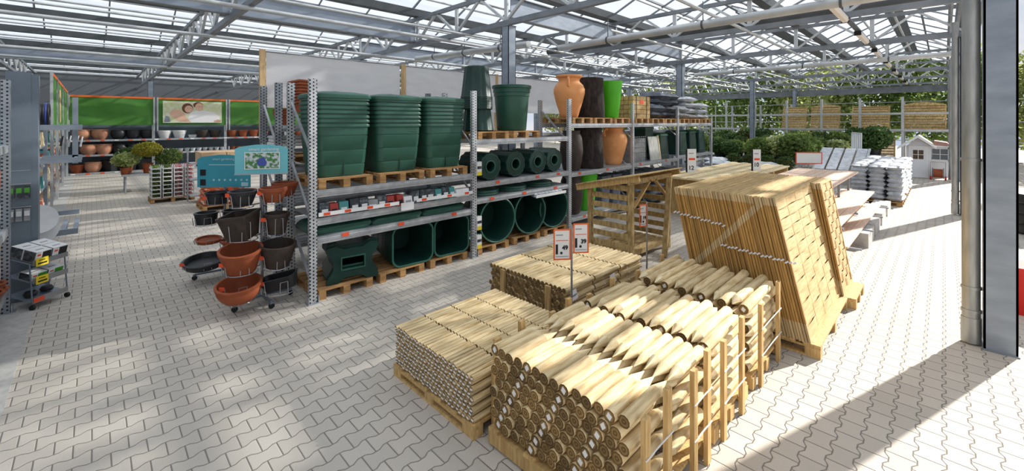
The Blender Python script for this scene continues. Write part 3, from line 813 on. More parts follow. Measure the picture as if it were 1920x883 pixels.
# --- slatted firewood shelter
sx0, sx1, sy0, sy1 = 6.78, 8.20, 3.88, 4.74
t = thing('firewood_shelter', 'greenish timber log store with slatted sides and V braces behind the piles', 'log store', (sx0, sy0, 0))
W, D = sx1 - sx0, sy1 - sy0
for x, y, z, nm in ((0, 0, 1.46, 'front_post'), (W, 0, 1.46, 'front_post'), (0, D, 1.30, 'rear_post'), (W, D, 1.30, 'rear_post')):
    part(nm, MB().box(x - 0.04, y - 0.04, 0, x + 0.04, y + 0.04, z), 'shed_wood', t)
zs = [0.22 + 0.175 * k for k in range(7)]
for z in zs:
    for x in (0, W): part('side_slat', MB().box(x - 0.012, 0.04, z, x + 0.012, D - 0.04, z + 0.10), 'shed_wood', t)
part('front_beam', MB().box(-0.14, -0.06, 1.40, W + 0.1, -0.02, 1.49), 'shed_wood', t)
part('front_brace', MB().bar((0.02, -0.03, 0.98), (0.62, -0.03, 1.42), 0.06, 0.035), 'frame_wood', t)
part('front_brace', MB().bar((W - 0.02, -0.03, 0.98), (0.80, -0.03, 1.42), 0.06, 0.035), 'frame_wood', t)
part('floor_rail', MB().box(0, 0, 0.10, W, 0.05, 0.19), 'shed_wood', t)
for k in range(5): part('floor_board', MB().box(0, 0.05 + k * 0.16, 0.17, W, 0.17 + k * 0.16, 0.19), 'shed_wood', t)
part('roof_rafter', MB().bar((-0.1, -0.22, 1.53), (-0.1, D + 0.24, 1.24), 0.045, 0.10), 'frame_wood', t)
part('roof_rafter', MB().bar((W + 0.06, -0.22, 1.53), (W + 0.06, D + 0.24, 1.24), 0.045, 0.10), 'frame_wood', t)
for k in range(8):
    y = -0.24 + k * 0.165
    part('roof_board', MB().quadbox([(-0.18, y, 1.585 - 0.22 * (y + 0.22)), (W + 0.14, y, 1.585 - 0.22 * (y + 0.22)), (W + 0.14, y + 0.16, 1.585 - 0.22 * (y + 0.38)), (-0.18, y + 0.16, 1.585 - 0.22 * (y + 0.38)),
                                     (-0.18, y, 1.605 - 0.22 * (y + 0.22)), (W + 0.14, y, 1.605 - 0.22 * (y + 0.22)), (W + 0.14, y + 0.16, 1.605 - 0.22 * (y + 0.38)), (-0.18, y + 0.16, 1.605 - 0.22 * (y + 0.38))]), 'shed_wood', t)
solo('timber_post', MB().bar((7.52, 3.62, 0.02), (7.98, 3.74, 1.42), 0.09, 0.09), 'shed_wood', 'dark square timber leaning against the front of the log store', 'timber')

# --- price signs on poles
def price_sign(x, y, signs, pole_z0, pole_z1, label, rz):
    t = thing('price_sign', label, 'sign', (x, y, 0), rz)
    part('pole', MB().cyl((0, 0, pole_z0), (0, 0, pole_z1), 0.012, n=10), 'wire', t, True)
    for (dx, z, w, h, a, b_) in signs:
        part('sign_frame', MB().poly([(dx - w / 2, z), (dx + w / 2, z), (dx + w / 2, z + h), (dx - w / 2, z + h)], -0.022, -0.012, holes=[[(dx - w / 2 + 0.014, z + 0.014), (dx + w / 2 - 0.014, z + 0.014), (dx + w / 2 - 0.014, z + h - 0.014), (dx - w / 2 + 0.014, z + h - 0.014)]]), 'sign_orange', t)
        c = part('price_card', MB().box(dx - w / 2 + 0.012, -0.017, z + 0.012, dx + w / 2 - 0.012, -0.013, z + h - 0.012), 'price_white', t)
        letter(a, h * 0.42, 'ink', c, (dx - w * 0.23, -0.019, z + h * 0.33), bold=0.006)
        letter(b_, h * 0.19, 'ink', c, (dx + w * 0.17, -0.019, z + h * 0.39), bold=0.003)
        part('print_line', MB().box(dx - w * 0.36, -0.019, z + h * 0.79, dx + w * 0.05, -0.017, z + h * 0.83), 'grey_ink', c)
        part('print_line', MB().box(dx - w * 0.36, -0.019, z + h * 0.62, dx + w * 0.36, -0.017, z + h * 0.64), 'price_red', c)
        part('print_line', MB().box(dx - w * 0.36, -0.019, z + h * 0.10, dx + w * 0.36, -0.017, z + h * 0.125), 'grey_ink', c)
    return t
price_sign(3.92, 3.00, [(-0.115, 0.93, 0.20, 0.35, '1.', '49'), (0.105, 1.0, 0.18, 0.34, '1.', '39')], 0.0, 1.32, 'two orange-framed price cards reading 1.49 and 1.39 on a thin pole', R(-38))
price_sign(5.72, 3.02, [(-0.085, 1.0, 0.13, 0.32, '1.', '19')], 0.0, 1.34, 'single small orange-framed price card on a pole in front of the log store', R(-20))
# ================================================================ pallet racks
RX = [2.17 + 2.865 * k for k in range(6)]
RY0, RY1 = 6.12, 7.02
def post_mb(h): return MB().box(-0.05, -0.035, 0, 0.05, 0.035, h)
def make_rack(name, label, y0, y1, tops, bays, front_perf='perforated_steel'):
    """bays: list of lists (z of beam top, kind)"""
    t = thing(name, label, 'rack', (RX[0], y0, 0))
    for k, (x, zt) in enumerate(tops):
        lx = x - RX[0]
        for yy, nm in ((0, 'upright'), (y1 - y0, 'rear_upright')):
            m = MB().box(lx - 0.05, yy - 0.035, 0.01, lx + 0.05, yy + 0.035, zt)
            part(nm, m, front_perf, t)
            part('base_plate', MB().box(lx - 0.08, yy - 0.07, 0, lx + 0.08, yy + 0.07, 0.012).box(lx - 0.07, yy - 0.06, 0.012, lx - 0.06, yy + 0.06, 0.10).box(lx + 0.06, yy - 0.06, 0.012, lx + 0.07, yy + 0.06, 0.10), 'galvanised', t)
        z = 0.25
        while z + 0.9 < zt + 0.3:
            part('frame_brace', MB().bar((lx, 0.03, z), (lx, y1 - y0 - 0.03, min(z + 0.75, zt - 0.1)), 0.03), 'galvanised', t); z += 0.9
    for b, levels in enumerate(bays):
        a = tops[b][0] - RX[0] + 0.05; c = tops[b + 1][0] - RX[0] - 0.05
        for z, kind in levels:
            hh = 0.105 if kind != 'thin' else 0.08
            for yy in (0, y1 - y0):
                part('beam', MB().poly([(yy - 0.022, z - hh), (yy + 0.022, z - hh), (yy + 0.022, z), (yy - 0.022, z), (yy - 0.022, z - 0.03), (yy - 0.028, z - 0.035), (yy - 0.028, z - hh + 0.035), (yy - 0.022, z - hh + 0.03)], a, c, axis='x'), 'galvanised', t)
            if kind in ('deck', 'thin'):
                part('shelf_deck', MB().box(a, 0.03, z - 0.02, c, y1 - y0 - 0.03, z - 0.002), 'galvanised', t)
    return t
tops = [(x, h) for x, h in zip(RX, (3.10, 3.08, 3.04, 3.03, 2.99, 2.66))]
front = make_rack('pallet_rack', 'long galvanised pallet rack of five bays holding the green rain barrels', RY0, RY1, tops,
    [[(1.555, 'pal'), (1.165, 'deck'), (0.905, 'deck')],
     [(2.175, 'pal'), (1.375, 'deck'), (1.075, 'deck')],
     [(2.47, 'pal'), (1.32, 'deck'), (0.27, 'deck')],
     [(2.47, 'pal'), (1.34, 'deck')],
     [(2.47, 'pal'), (1.40, 'deck')]])
def strip(parent, x0, x1, y, z, h, n, m_='price_white'):
    s = part('price_strip', MB().box(x0, y - 0.004, z, x1, y, z + h), m_, parent)
    for k in range(n):
        x = x0 + (x1 - x0) * (k + 0.5 + rn.uniform(-0.2, 0.2)) / n
        part('price_tag', MB().box(x - 0.045, y - 0.008, z + h * 0.15, x + 0.045, y - 0.004, z + h * 0.85), 'price_red', s)
strip(front, 0.06, 1.30, -0.055, 1.19, 0.055, 4)
strip(front, 1.62, 2.80, -0.055, 1.19, 0.055, 3)
for x, z in ((0.45, 0.84), (1.35, 0.84), (2.40, 0.84), (3.45, 1.30), (4.6, 1.30), (5.3, 1.30), (3.3, 1.0), (4.2, 1.0), (5.2, 1.0), (6.1, 1.25), (7.3, 1.25), (6.3, 0.2), (7.7, 0.2), (9.0, 1.27), (10.6, 1.27), (12.3, 1.33)):
    part('price_tag', MB().box(x - 0.05, -0.036, z + 0.01, x + 0.05, -0.030, z + 0.06), 'price_red', front)
part('shelf_sign', MB().box(1.33, -0.07, 1.09, 1.56, -0.06, 1.21), 'white_card', front)
rear_tops = [(x, h) for x, h in zip(RX, (3.14, 3.10, 3.10, 3.05, 3.0, 3.0))]
rear = make_rack('pallet_rack', 'second pallet rack standing back to back behind the barrel rack', 7.62, 8.48, rear_tops,
    [[(2.45, 'deck'), (1.75, 'deck'), (1.2, 'deck'), (0.5, 'deck')]] + [[(2.2, 'deck'), (1.2, 'deck')]] * 4, 'perforated_dark')
# tarpaulin screen on the rear rack
t = thing('tarpaulin_screen', 'white tarpaulin screen on timber battens above the rear rack', 'screen', (RX[0], 8.55, 0))
for k in range(5):
    x = 2.83 * k
    part('batten', MB().box(x - 0.045, -0.03, 2.2, x + 0.045, 0.03, 3.80), 'banner_batten', t)
for k in range(4):
    m = MB(); x0, x1 = 2.83 * k + 0.05, 2.83 * (k + 1) - 0.05 - (0.06 if k == 0 else 0)
    lp = []
    for i in range(25):
        x = x0 + (x1 - x0) * i / 24
        lp.append([(x, -0.035 + 0.012 * math.sin(x * 7) * (j / 5), 2.76 + (3.76 - 2.76) * j / 5 + (0.01 * math.sin(x * 9) if j == 5 else 0)) for j in range(6)])
    st = len(m.v)
    for l in lp: m.v += l
    for i in range(24):
        for j in range(5): m.face((st + i * 6 + j, st + (i + 1) * 6 + j, st + (i + 1) * 6 + j + 1, st + i * 6 + j + 1))
    part('tarpaulin', m, 'tarp_white', t, True)
    part('hem_tube', MB().cyl((x0, -0.035, 3.765), (x1, -0.035, 3.765), 0.014, n=8), 'wire', t, True)

# ---------------------------------------------------------------- pallets on the rack
pp = Proto(pallet_root('euro_pallet', 0.80, 0.98, '', (0, 0, 0)))
def pal(x, z, label, y=6.62, w=None): return pp.put((x, y, z), 0, label, 'pallets on the barrel rack')
BX = [2.66, 3.58, 4.50]
for i, x in enumerate(BX):
    w_ = ['left', 'middle', 'right'][i]
    pal(x, 1.557, 'wooden pallet under the %s stack of square rain barrels' % w_)
    pal(x, 0.0, 'wooden pallet on the floor at the %s of the first rack bay' % w_)
for i, x in enumerate([5.56, 6.50]): pal(x, 2.177, 'wooden pallet on top of the second bay, under the %s' % ['fluted green tubs', 'round green bin'][i])
for i, x in enumerate([5.56, 6.50, 7.44]): pal(x, 0.0, 'wooden floor pallet under the %s lying round tub' % ['left', 'middle', 'right'][i])
for i, x in enumerate([8.46, 9.36, 10.28, 11.35, 12.35, 13.2]):
    pal(x, 2.472, 'wooden pallet on top of the rack under the ' + ['clay amphora', 'dark trunk planter', 'lime green vase', 'timber crate', 'low grey bags', 'left grey wrapped bundle'][i])
for i, x in enumerate([14.2, 15.1, 16.05]): pal(x, 2.472, 'reddish pallet under the grey bags at the rack end, %s one' % ['left', 'middle', 'right'][i])

# ---------------------------------------------------------------- square rain barrels
def barrel_mesh(name, w, d, h, mt='green_plastic', cr=0.09):
    m = MB(); L = []
    def ring(f, z, s=0): L.append(rrect(w * f + s, d * f + s, cr * w / 0.8, z, 5))
    b = 0.83
    ring(b - 0.02, 0); ring(b, 0.02)
    for g in (0.22, 0.50, 0.78):
        z = g * h; f = b + (1 - b) * g * 0.85
        ring(f, z - 0.012); ring(f, z - 0.006, -0.012); ring(f, z + 0.004, -0.012); ring(f + 0.002, z + 0.012)
    f = b + (1 - b) * 0.85
    ring(f - 0.025, h - 0.045); ring(1.0, h - 0.04); ring(1.0, h - 0.012); ring(0.99, h); ring(0.95, h); ring(0.94, h - 0.03)
    ring(f - 0.03, h - 0.08); ring(b - 0.02, 0.02)
    m.loft(L)
    return m.mesh(name, mt, True)
def barrel(name, w, d, h, label, group, mt='green_plastic', tap=True):
    t = part('rain_barrel', barrel_mesh('rain_barrel', w, d, h, mt), None); set_tag(t, label, 'barrel', group)
    if tap:
        part('seam_rib', MB().box(-0.008, -d * 0.437, 0.02, 0.008, -d * 0.40, h * 0.48), 'dark_green_plastic', t)
    return t
bw, bd, bh = 0.84, 0.76, 0.77
PBR = Proto(barrel('rain_barrel', bw, bd, bh, '', ''))
rim_me = barrel_mesh('rain_barrel', bw, bd, bh)
PNEST = Proto(set_tag(part('rain_barrel', rim_me, None), 'rim', 'barrel'))
lid = thing('domed_cover', 'lid', 'lid')
def lid_mesh(w, d, h):
    m = MB(); L = [rrect(w, d, 0.09, 0.0), rrect(w + 0.01, d + 0.01, 0.09, 0.02), rrect(w, d, 0.09, 0.055 * h / 0.1), rrect(w * 0.93, d * 0.93, 0.09, 0.075 * h / 0.1), rrect(w * 0.6, d * 0.6, 0.09, h), rrect(w * 0.2, d * 0.2, 0.05, h + 0.005)]
    return m.loft(L)
part('lid_dome', lid_mesh(bw + 0.02, bd + 0.02, 0.10), 'green_plastic', lid, True)
part('centre_cap', MB().lathe([(0.07, 0.095), (0.07, 0.115), (0.02, 0.12)], 20), 'green_plastic', lid, True)
PLID = Proto(lid)
ly = 6.58
for i, x in enumerate(BX):
    w_ = ['left', 'middle', 'right'][i]
    PBR.put((x, ly, 1.70), R(rn.uniform(-1, 1)), 'lowest big square green rain barrel of the %s stack' % w_, 'square rain barrels on the upper shelf')
    for k in range(6):
        PNEST.put((x, ly, 1.70 + 0.066 * (k + 1)), R(rn.uniform(-1, 1)), 'green barrel nested in the %s stack, only its rim showing' % w_, 'nested barrel rims, %s stack' % w_)
    PLID.put((x, ly, 1.70 + 0.066 * 6 + bh - 0.012), 0, 'domed green lid on top of the %s barrel stack' % w_, 'domed barrel lids on the stacks')
# loose lids on the shelf
for i, x in enumerate((2.62, 3.52, 4.42)):
    for k in range(3):
        PLID.put((x + 0.02 * k, 6.56, 0.907 + 0.018 * k), R(rn.uniform(-2, 2)), 'flat green lid in the %s pile on the narrow shelf' % ['left', 'middle', 'right'][i], 'lids on the narrow shelf, %s pile' % ['left', 'middle', 'right'][i])
# barrels lying down, mouth to the aisle
lw = 0.73
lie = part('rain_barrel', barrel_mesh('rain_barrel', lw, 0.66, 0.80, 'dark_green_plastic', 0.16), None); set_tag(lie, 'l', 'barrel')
PL = Proto(lie)
lie2 = part('rain_barrel', lie.data, None); set_tag(lie2, 'l', 'barrel')
part('mouth_rim', MB().tube([(p[0] * 0.985, p[1] * 0.985, 0.797) for p in rrect(lw, 0.66, 0.15 * lw / 0.8, 0, 5)], 0.016, 6, True), 'rim_highlight', lie2, True)
PL2 = Proto(lie2)
for i, (x, rz) in enumerate(((3.86, R(-5)), (4.62, R(-3)))):
    for k in range(7):
        y = 6.16 + 0.80 + k * 0.045; dx = math.sin(rz) * (-0.0)
        # k=0 is foremost; mouths face -Y
        (PL2 if k == 0 else PL).put((x + math.tan(-rz) * (k * 0.045), y + 0.0, 0.145 + 0.335), rot=(R(90), 0, rz), label=('foremost square green barrel lying on its side, %s pallet' if k == 0 else 'square barrel nested behind a lying one, %s pallet') % ['middle', 'right'][i], group='lying square barrels, %s pallet' % ['middle', 'right'][i])
# barrel stand
so = [(-0.37, 0), (-0.22, 0.0), (-0.12, 0.07), (0.12, 0.07), (0.22, 0.0), (0.37, 0.0), (0.38, 0.05), (0.28, 0.20), (0.28, 0.32), (0.38, 0.47), (0.36, 0.53), (0.24, 0.55), (0.14, 0.49), (-0.14, 0.49), (-0.24, 0.55), (-0.36, 0.53), (-0.38, 0.47), (-0.28, 0.32), (-0.28, 0.20), (-0.38, 0.05)]
hole = [(-0.16, 0.20), (0.16, 0.20), (0.16, 0.36), (-0.16, 0.36)]
st = thing('barrel_stand', 'x', 'barrel stand')
m = MB().poly(so, 0, 0.035, holes=[hole])
part('front_face', m, 'dark_green_plastic', st)
m = MB().loft([[(x * s, y, 0.275 + (z - 0.275) * s) for x, z in so] for y, s in ((0.035, 1.0), (0.08, 0.93), (0.42, 0.90), (0.44, 0.84), (0.60, 0.80))], cap0=False)
part('ribbed_body', m, 'dark_green_plastic', st, True)
part('hole_lip', MB().poly([(-0.18, 0.18), (0.18, 0.18), (0.18, 0.38), (-0.18, 0.38)], -0.012, 0.0, holes=[hole]), 'green_plastic', st)
PST = Proto(st)
for k in range(2):
    PST.put((2.77 + 0.02 * k, 6.17 + 0.05 * k, 0.142 + 0.04 * k), R(-8), ('foremost' if k == 0 else 'rear nested') + ' green moulded barrel stand with rectangular window on floor pallet', 'green barrel stands on the left floor pallet')

# ---------------------------------------------------------------- second bay
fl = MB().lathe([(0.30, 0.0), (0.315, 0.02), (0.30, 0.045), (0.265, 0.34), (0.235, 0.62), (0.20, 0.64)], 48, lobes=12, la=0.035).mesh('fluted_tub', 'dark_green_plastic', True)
PFT = Proto(set_tag(part('fluted_tub', fl, None), 'f', 'tub'))
PFT.put((5.50, 6.55, 2.325), 0, 'lower fluted dark green tub standing upside down on the second bay', 'fluted green tubs')
for k in range(9):
    PFT.put((5.47, 6.55, 2.75 + 0.028 * k), 0, ('topmost' if k == 8 else 'nested') + ' fluted green tub of the tall upside-down stack', 'fluted green tubs')
t = thing('round_bin', 'big round dark green water bin with thick rim on the second bay', 'bin', (6.45, 6.55, 2.322))
part('body', MB().lathe([(0.30, 0), (0.315, 0.02), (0.37, 0.72), (0.385, 0.73), (0.385, 0.80), (0.40, 0.81), (0.40, 0.90), (0.38, 0.90), (0.36, 0.72), (0.29, 0.03)], 40), 'green_plastic', t, True)
part('lid', MB().lathe([(0.41, 0.895), (0.425, 0.90), (0.425, 0.955), (0.40, 0.965), (0.38, 0.955), (0.2, 0.965)], 40), 'green_plastic', t, True)
# fluted drums with a hole, lying
drum = thing('fluted_drum', 'd', 'drum')
n = 48
def star(r, la, y): return [(r * (1 + la * (1 if (i // 2) % 2 else -1)) * math.cos(2 * PI * i / n), y, r * (1 + la * (1 if (i // 2) % 2 else -1)) * math.sin(2 * PI * i / n)) for i in range(n)]
def circ(r, y, n=48): return [(r * math.cos(2 * PI * i / n), y, r * math.sin(2 * PI * i / n)) for i in range(n)]
m = MB().loft([star(0.255, 0.03, 0.72), star(0.262, 0.03, 0.02), star(0.255, 0.03, 0.0), circ(0.12, 0.0), circ(0.105, 0.015), circ(0.10, 0.5)], cap0=True, cap1=True)
part('body', m, 'dark_green_plastic', drum, True)
part('hole_ring', MB().loft([circ(0.125, 0.0), circ(0.125, -0.012), circ(0.10, -0.012), circ(0.10, 0.02)], False, False), 'green_plastic', drum, True)
part('cap_ring', MB().tube([(0.235 * math.cos(2 * PI * i / 30), -0.003, 0.235 * math.sin(2 * PI * i / 30)) for i in range(30)], 0.006, 5, True), 'green_plastic', drum, True)
PD = Proto(drum)
for i, (x, s) in enumerate(((5.47, 1), (6.18, 1), (6.88, 1), (7.46, 1))):
    PD.put((x, 6.14 + 0.02 * i, 1.378 + 0.267), R(-4), 'lying fluted dark green drum with a centre hole, %s of four on the shelf' % ['leftmost', 'second', 'third', 'rightmost'][i], 'fluted drums on the middle shelf')
# round tubs lying, mouth to the aisle
def lathe_y(prof, n=40): return MB().loft([[(r * math.cos(2 * PI * i / n), y, r * math.sin(2 * PI * i / n)) for i in range(n)] for r, y in prof])
# open mouth: profile runs inside first
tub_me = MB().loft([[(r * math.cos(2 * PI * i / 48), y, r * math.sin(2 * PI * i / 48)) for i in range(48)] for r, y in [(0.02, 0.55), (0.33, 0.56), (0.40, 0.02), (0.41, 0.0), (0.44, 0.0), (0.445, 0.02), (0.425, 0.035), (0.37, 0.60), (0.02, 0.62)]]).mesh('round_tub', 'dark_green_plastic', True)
PRT = Proto(set_tag(part('round_tub', tub_me, None), 'r', 'tub'))
rt2 = set_tag(part('round_tub', tub_me, None), 'r', 'tub')
part('mouth_rim', MB().tube([(0.43 * math.cos(2 * PI * i / 40), -0.004, 0.43 * math.sin(2 * PI * i / 40)) for i in range(40)], 0.016, 6, True), 'rim_highlight', rt2, True)
PRT2 = Proto(rt2)
for i, x in enumerate((5.66, 6.60, 7.38)):
    for k in range(4):
        (PRT2 if k == 0 else PRT).put((x + 0.012 * k, 6.14 + 0.06 * k, 0.142 + 0.447), R(-5), ('foremost' if k == 0 else 'nested') + ' large round green tub lying open to the aisle, %s pallet' % ['left', 'middle', 'right'][i], 'lying round tubs, %s pallet' % ['left', 'middle', 'right'][i])
# shallow round lids on the narrow shelf of bay two
ld = MB().lathe([(0.36, 0), (0.37, 0.02), (0.36, 0.045), (0.2, 0.07), (0.02, 0.075)], 36).mesh('round_cover', 'green_plastic', True)
PRL = Proto(set_tag(part('round_cover', ld, None), 'r', 'lid'))
for i, x in enumerate((5.55, 6.35, 7.2)):
    for k in range(2): PRL.put((x, 6.52, 1.077 + 0.05 * k), 0, ('lower' if k == 0 else 'upper') + ' round green lid on the narrow shelf, %s pile' % ['left', 'middle', 'right'][i], 'round lids on the narrow shelf')
# ---------------------------------------------------------------- small packs on the narrow shelf of bay one
def packbox(label, m_, w, h, d=0.16, top=None):
    t = thing('accessory_pack', label, 'package')
    part('box', MB().poly([(-d / 2, 0), (d / 2, 0), (d / 2, h), (-d / 2 + 0.03, h)], -w / 2, w / 2, axis='x'), m_, t)
    part('label_patch', MB().box(-w * 0.32, -d / 2 - 0.003 + 0.008, h * 0.2, w * 0.32, -d / 2 + 0.012, h * 0.55), top or 'white_card', t)
    return Proto(t)
kinds = [packbox('k', 'pack_dark', 0.14, 0.2), packbox('k', 'pack_red', 0.12, 0.17, top='ink'), packbox('k', 'pack_teal', 0.13, 0.18), packbox('k', 'grey_slab', 0.16, 0.15), packbox('k', 'white_plastic', 0.15, 0.13, top='grey_ink')]
kn = ['dark', 'dark red', 'teal', 'grey', 'white']
x = 2.32; i = 0
seq = [0, 1, 2, 0, 0, 3, 0, 1, 1, 4, 0, 0, 0, 2, 0, 2, 4, 4]
pos_w = ['at the far left', 'near the left post', 'in the left part', 'left of the shelf sign', 'beside the shelf sign', 'right of the shelf sign', 'in the right part', 'near the right post', 'at the far right']
for q, k in enumerate(seq):
    kinds[k].put((x, 6.14 + rn.uniform(0, 0.05), 1.167), R(rn.uniform(-12, 12)), '%s accessory pack on the narrow shelf under the barrels, %s' % (kn[k], pos_w[q // 2]), 'accessory packs on the narrow shelf')
    x += 0.148
# white packs on a tilted tray, bay two
t = thing('display_tray', 'small tilted tray with white packets below the narrow shelf of bay two', 'tray', (6.75, 6.12, 0.98))
part('tray', MB().quadbox([(-0.1, -0.10, -0.08), (0.9, -0.10, -0.08), (0.9, 0.30, 0.0), (-0.1, 0.30, 0.0), (-0.1, -0.10, -0.06), (0.9, -0.10, -0.06), (0.9, 0.30, 0.02), (-0.1, 0.30, 0.02)]), 'galvanised', t)
part('tray_lip', MB().box(-0.1, -0.11, -0.08, 0.9, -0.10, -0.02), 'price_white', t)
for k in range(8): part('white_packet', MB().bar((-0.04 + k * 0.115, -0.06, -0.03), (0.02 + k * 0.115, 0.2, 0.04), 0.08, 0.04), 'bag_white', t)
# blister packs hanging on the rack posts
for i, (z, nm) in enumerate(((1.62, 'upper'), (0.62, 'middle'), (0.28, 'lower'))):
    t = thing('hanging_pack_bunch', '%s bunch of blister packs hanging on the post between bays one and two' % nm, 'blister packs', (5.07, 6.06, z))
    part('hook', MB().tube([(0, 0.03, 0.16), (0, -0.10, 0.16)], 0.004), 'wire', t)
    for k in range(3):
        c = part('blister_pack', MB().box(-0.055, -0.03 - 0.02 * k, -0.10, 0.055, -0.024 - 0.02 * k, 0.15), 'white_card', t)
        if k == 2:
            part('yellow_print', MB().box(-0.05, -0.073, -0.10, 0.05, -0.0705, -0.03), 'price_yellow', c)
            part('dark_print', MB().box(-0.05, -0.073, 0.02, 0.05, -0.0705, 0.07), 'pack_dark', c)
# ---------------------------------------------------------------- third bay and beyond
def amphora(label):
    t = thing('amphora', label, 'pot')
    prof = [(0.20, 0), (0.22, 0.02), (0.24, 0.10), (0.33, 0.40), (0.385, 0.62), (0.385, 0.72), (0.34, 0.83), (0.27, 0.90), (0.255, 0.94), (0.27, 1.00), (0.325, 1.03), (0.335, 1.06), (0.32, 1.08), (0.26, 1.08), (0.22, 0.98), (0.2, 0.9)]
    part('body', MB().lathe(prof, 44), 'orange_clay', t, True)
    for a in (R(205), R(25)):
        pts = [(0.26, 0.98), (0.34, 1.0), (0.40, 0.95), (0.41, 0.86), (0.37, 0.78)]
        part('handle', MB().tube([(r * math.cos(a), r * math.sin(a), z) for r, z in pts], 0.032, 8), 'orange_clay', t, True)
    return t
PA = Proto(amphora('a'))
PA.put((8.42, 6.52, 2.615), R(10), 'tall orange clay amphora standing on top of the rack', 'orange clay amphorae')
PA.put((10.42, 6.52, 1.322), R(-30), 'orange clay amphora on the middle shelf below the lime green vase', 'orange clay amphorae')
PA.o.scale = (1, 1, 0.96)
tk = set_tag(part('trunk_planter', MB().lathe([(0.39, 0), (0.40, 0.02), (0.395, 0.3), (0.375, 0.6), (0.36, 0.95), (0.365, 1.03), (0.33, 1.04), (0.31, 0.9), (0.30, 0.8)], 44, lobes=9, la=0.012), 'trunk_finish', None, True), 't', 'pot')
PT_ = Proto(tk)
PT_.put((9.32, 6.55, 2.615), 0, 'dark brown bark-textured trunk planter on top of the rack', 'bark-textured planters')
PT_.put((9.25, 6.55, 1.322), R(20), 'dark bark-textured trunk planter on the middle shelf', 'bark-textured planters')
lv = set_tag(part('tall_vase', MB().lathe([(0.22, 0), (0.23, 0.02), (0.33, 0.98), (0.335, 1.0), (0.30, 1.0), (0.22, 0.1)], 40), 'lime_plastic', None, True), 't', 'pot')
PV = Proto(lv)
PV.put((10.15, 6.45, 2.615), 0, 'bright lime green tapered vase on top of the rack', 'lime green vases')
PV.put((9.05, 6.50, 0.272), 0, 'bright lime green vase on the lowest shelf behind the log store', 'lime green vases')
dv = MB().lathe([(0.19, 0), (0.21, 0.03), (0.26, 0.25), (0.285, 0.5), (0.26, 0.78), (0.21, 0.92), (0.22, 0.97), (0.18, 0.97), (0.17, 0.8)], 36).mesh('dark_vase', 'brown_plastic', True)
PDV = Proto(set_tag(part('dark_vase', dv, None), 't', 'pot'))
PDV.put((8.38, 6.42, 1.322), 0, 'slim dark brown vase at the left of the middle shelf, bay three', 'slim dark brown vases')
PDV.put((8.38, 6.42, 0.272), 0, 'slim dark brown vase on the lowest shelf beside the lime vase', 'slim dark brown vases')
greytub = set_tag(part('planter_box', MB().loft([rrect(0.34, 0.34, 0.03, 0), rrect(0.40, 0.40, 0.03, 0.74), rrect(0.43, 0.43, 0.03, 0.74), rrect(0.43, 0.43, 0.03, 0.80), rrect(0.38, 0.38, 0.03, 0.80), rrect(0.32, 0.32, 0.03, 0.1)]), 'bag_dark', None, True), 't', 'pot')
PP = Proto(greytub)
for i, x in enumerate((9.75, 10.3)):
    PP.put((x, 6.5, 0.272), 0, 'tall dark planter box behind the log store, %s of two' % ('left' if i == 0 else 'right'), 'dark planter boxes on the lowest shelf')
# timber crate bundle
t = thing('timber_bundle', 'banded bundle of dark-ended square timbers on top of the rack', 'timber bundle', (10.95, 6.22, 2.614))
for r_ in range(5):
    for c in range(5): part('timber', MB().box(0.02, c * 0.15, r_ * 0.13 + 0.0, 1.02, c * 0.15 + 0.14, r_ * 0.13 + 0.12), ['shed_wood', 'frame_wood'][(r_ + c) % 2], t)
for x in (0.2, 0.8): part('band', MB().poly([(-0.01, -0.005), (0.75, -0.005), (0.75, 0.655), (-0.01, 0.655)], x, x + 0.02, holes=[[(-0.004, 0.0), (0.744, 0.0), (0.744, 0.649), (-0.004, 0.649)]], axis='x'), 'black_rubber', t)
part('red_label', MB().box(0.42, -0.008, 0.42, 0.62, -0.002, 0.54), 'price_red', t)
# pillow bags
def bag_mesh(name, w, d, h, mt, seed=0, amp=0.03):
    rn3 = random.Random(seed); m = MB(); nx, ny = 10, 7
    top = []; bot = []
    for j in range(ny + 1):
        for i in range(nx + 1):
            u = i / nx * 2 - 1; v = j / ny * 2 - 1
            e = max(0, (1 - abs(u) ** 5)) * max(0, (1 - abs(v) ** 4))
            zz = e ** 0.45
            jx = (1 - abs(v) * 0.03) * u * w / 2; jy = v * d / 2 * (1 - 0.04 * abs(u))
            top.append((jx, jy, h * (0.5 + 0.5 * zz) + (rn3.uniform(-1, 1) * amp * h if e > 0 else 0))); bot.append((jx, jy, h * (0.5 - 0.5 * zz)))
    m.v = top + bot; k = len(top)
    for j in range(ny):
        for i in range(nx):
            a = j * (nx + 1) + i; q = (a, a + 1, a + nx + 2, a + nx + 1)
            m.face(q); m.face([k + z for z in reversed(q)])
    me = m.mesh(name, mt, False)
    import bmesh
    bm = bmesh.new(); bm.from_mesh(me); bmesh.ops.remove_doubles(bm, verts=bm.verts, dist=0.0005)
    for f in bm.faces: f.smooth = True
    bm.to_mesh(me); bm.free()
    return me
gb = [Proto(set_tag(part('soil_bag', bag_mesh('soil_bag', 0.92, 0.9, [0.24, 0.22, 0.17][s], mt, s, 0.16), None), 'b', 'bag')) for s, mt in enumerate(('bag_dark', 'bag_grey', 'bag_white'))]
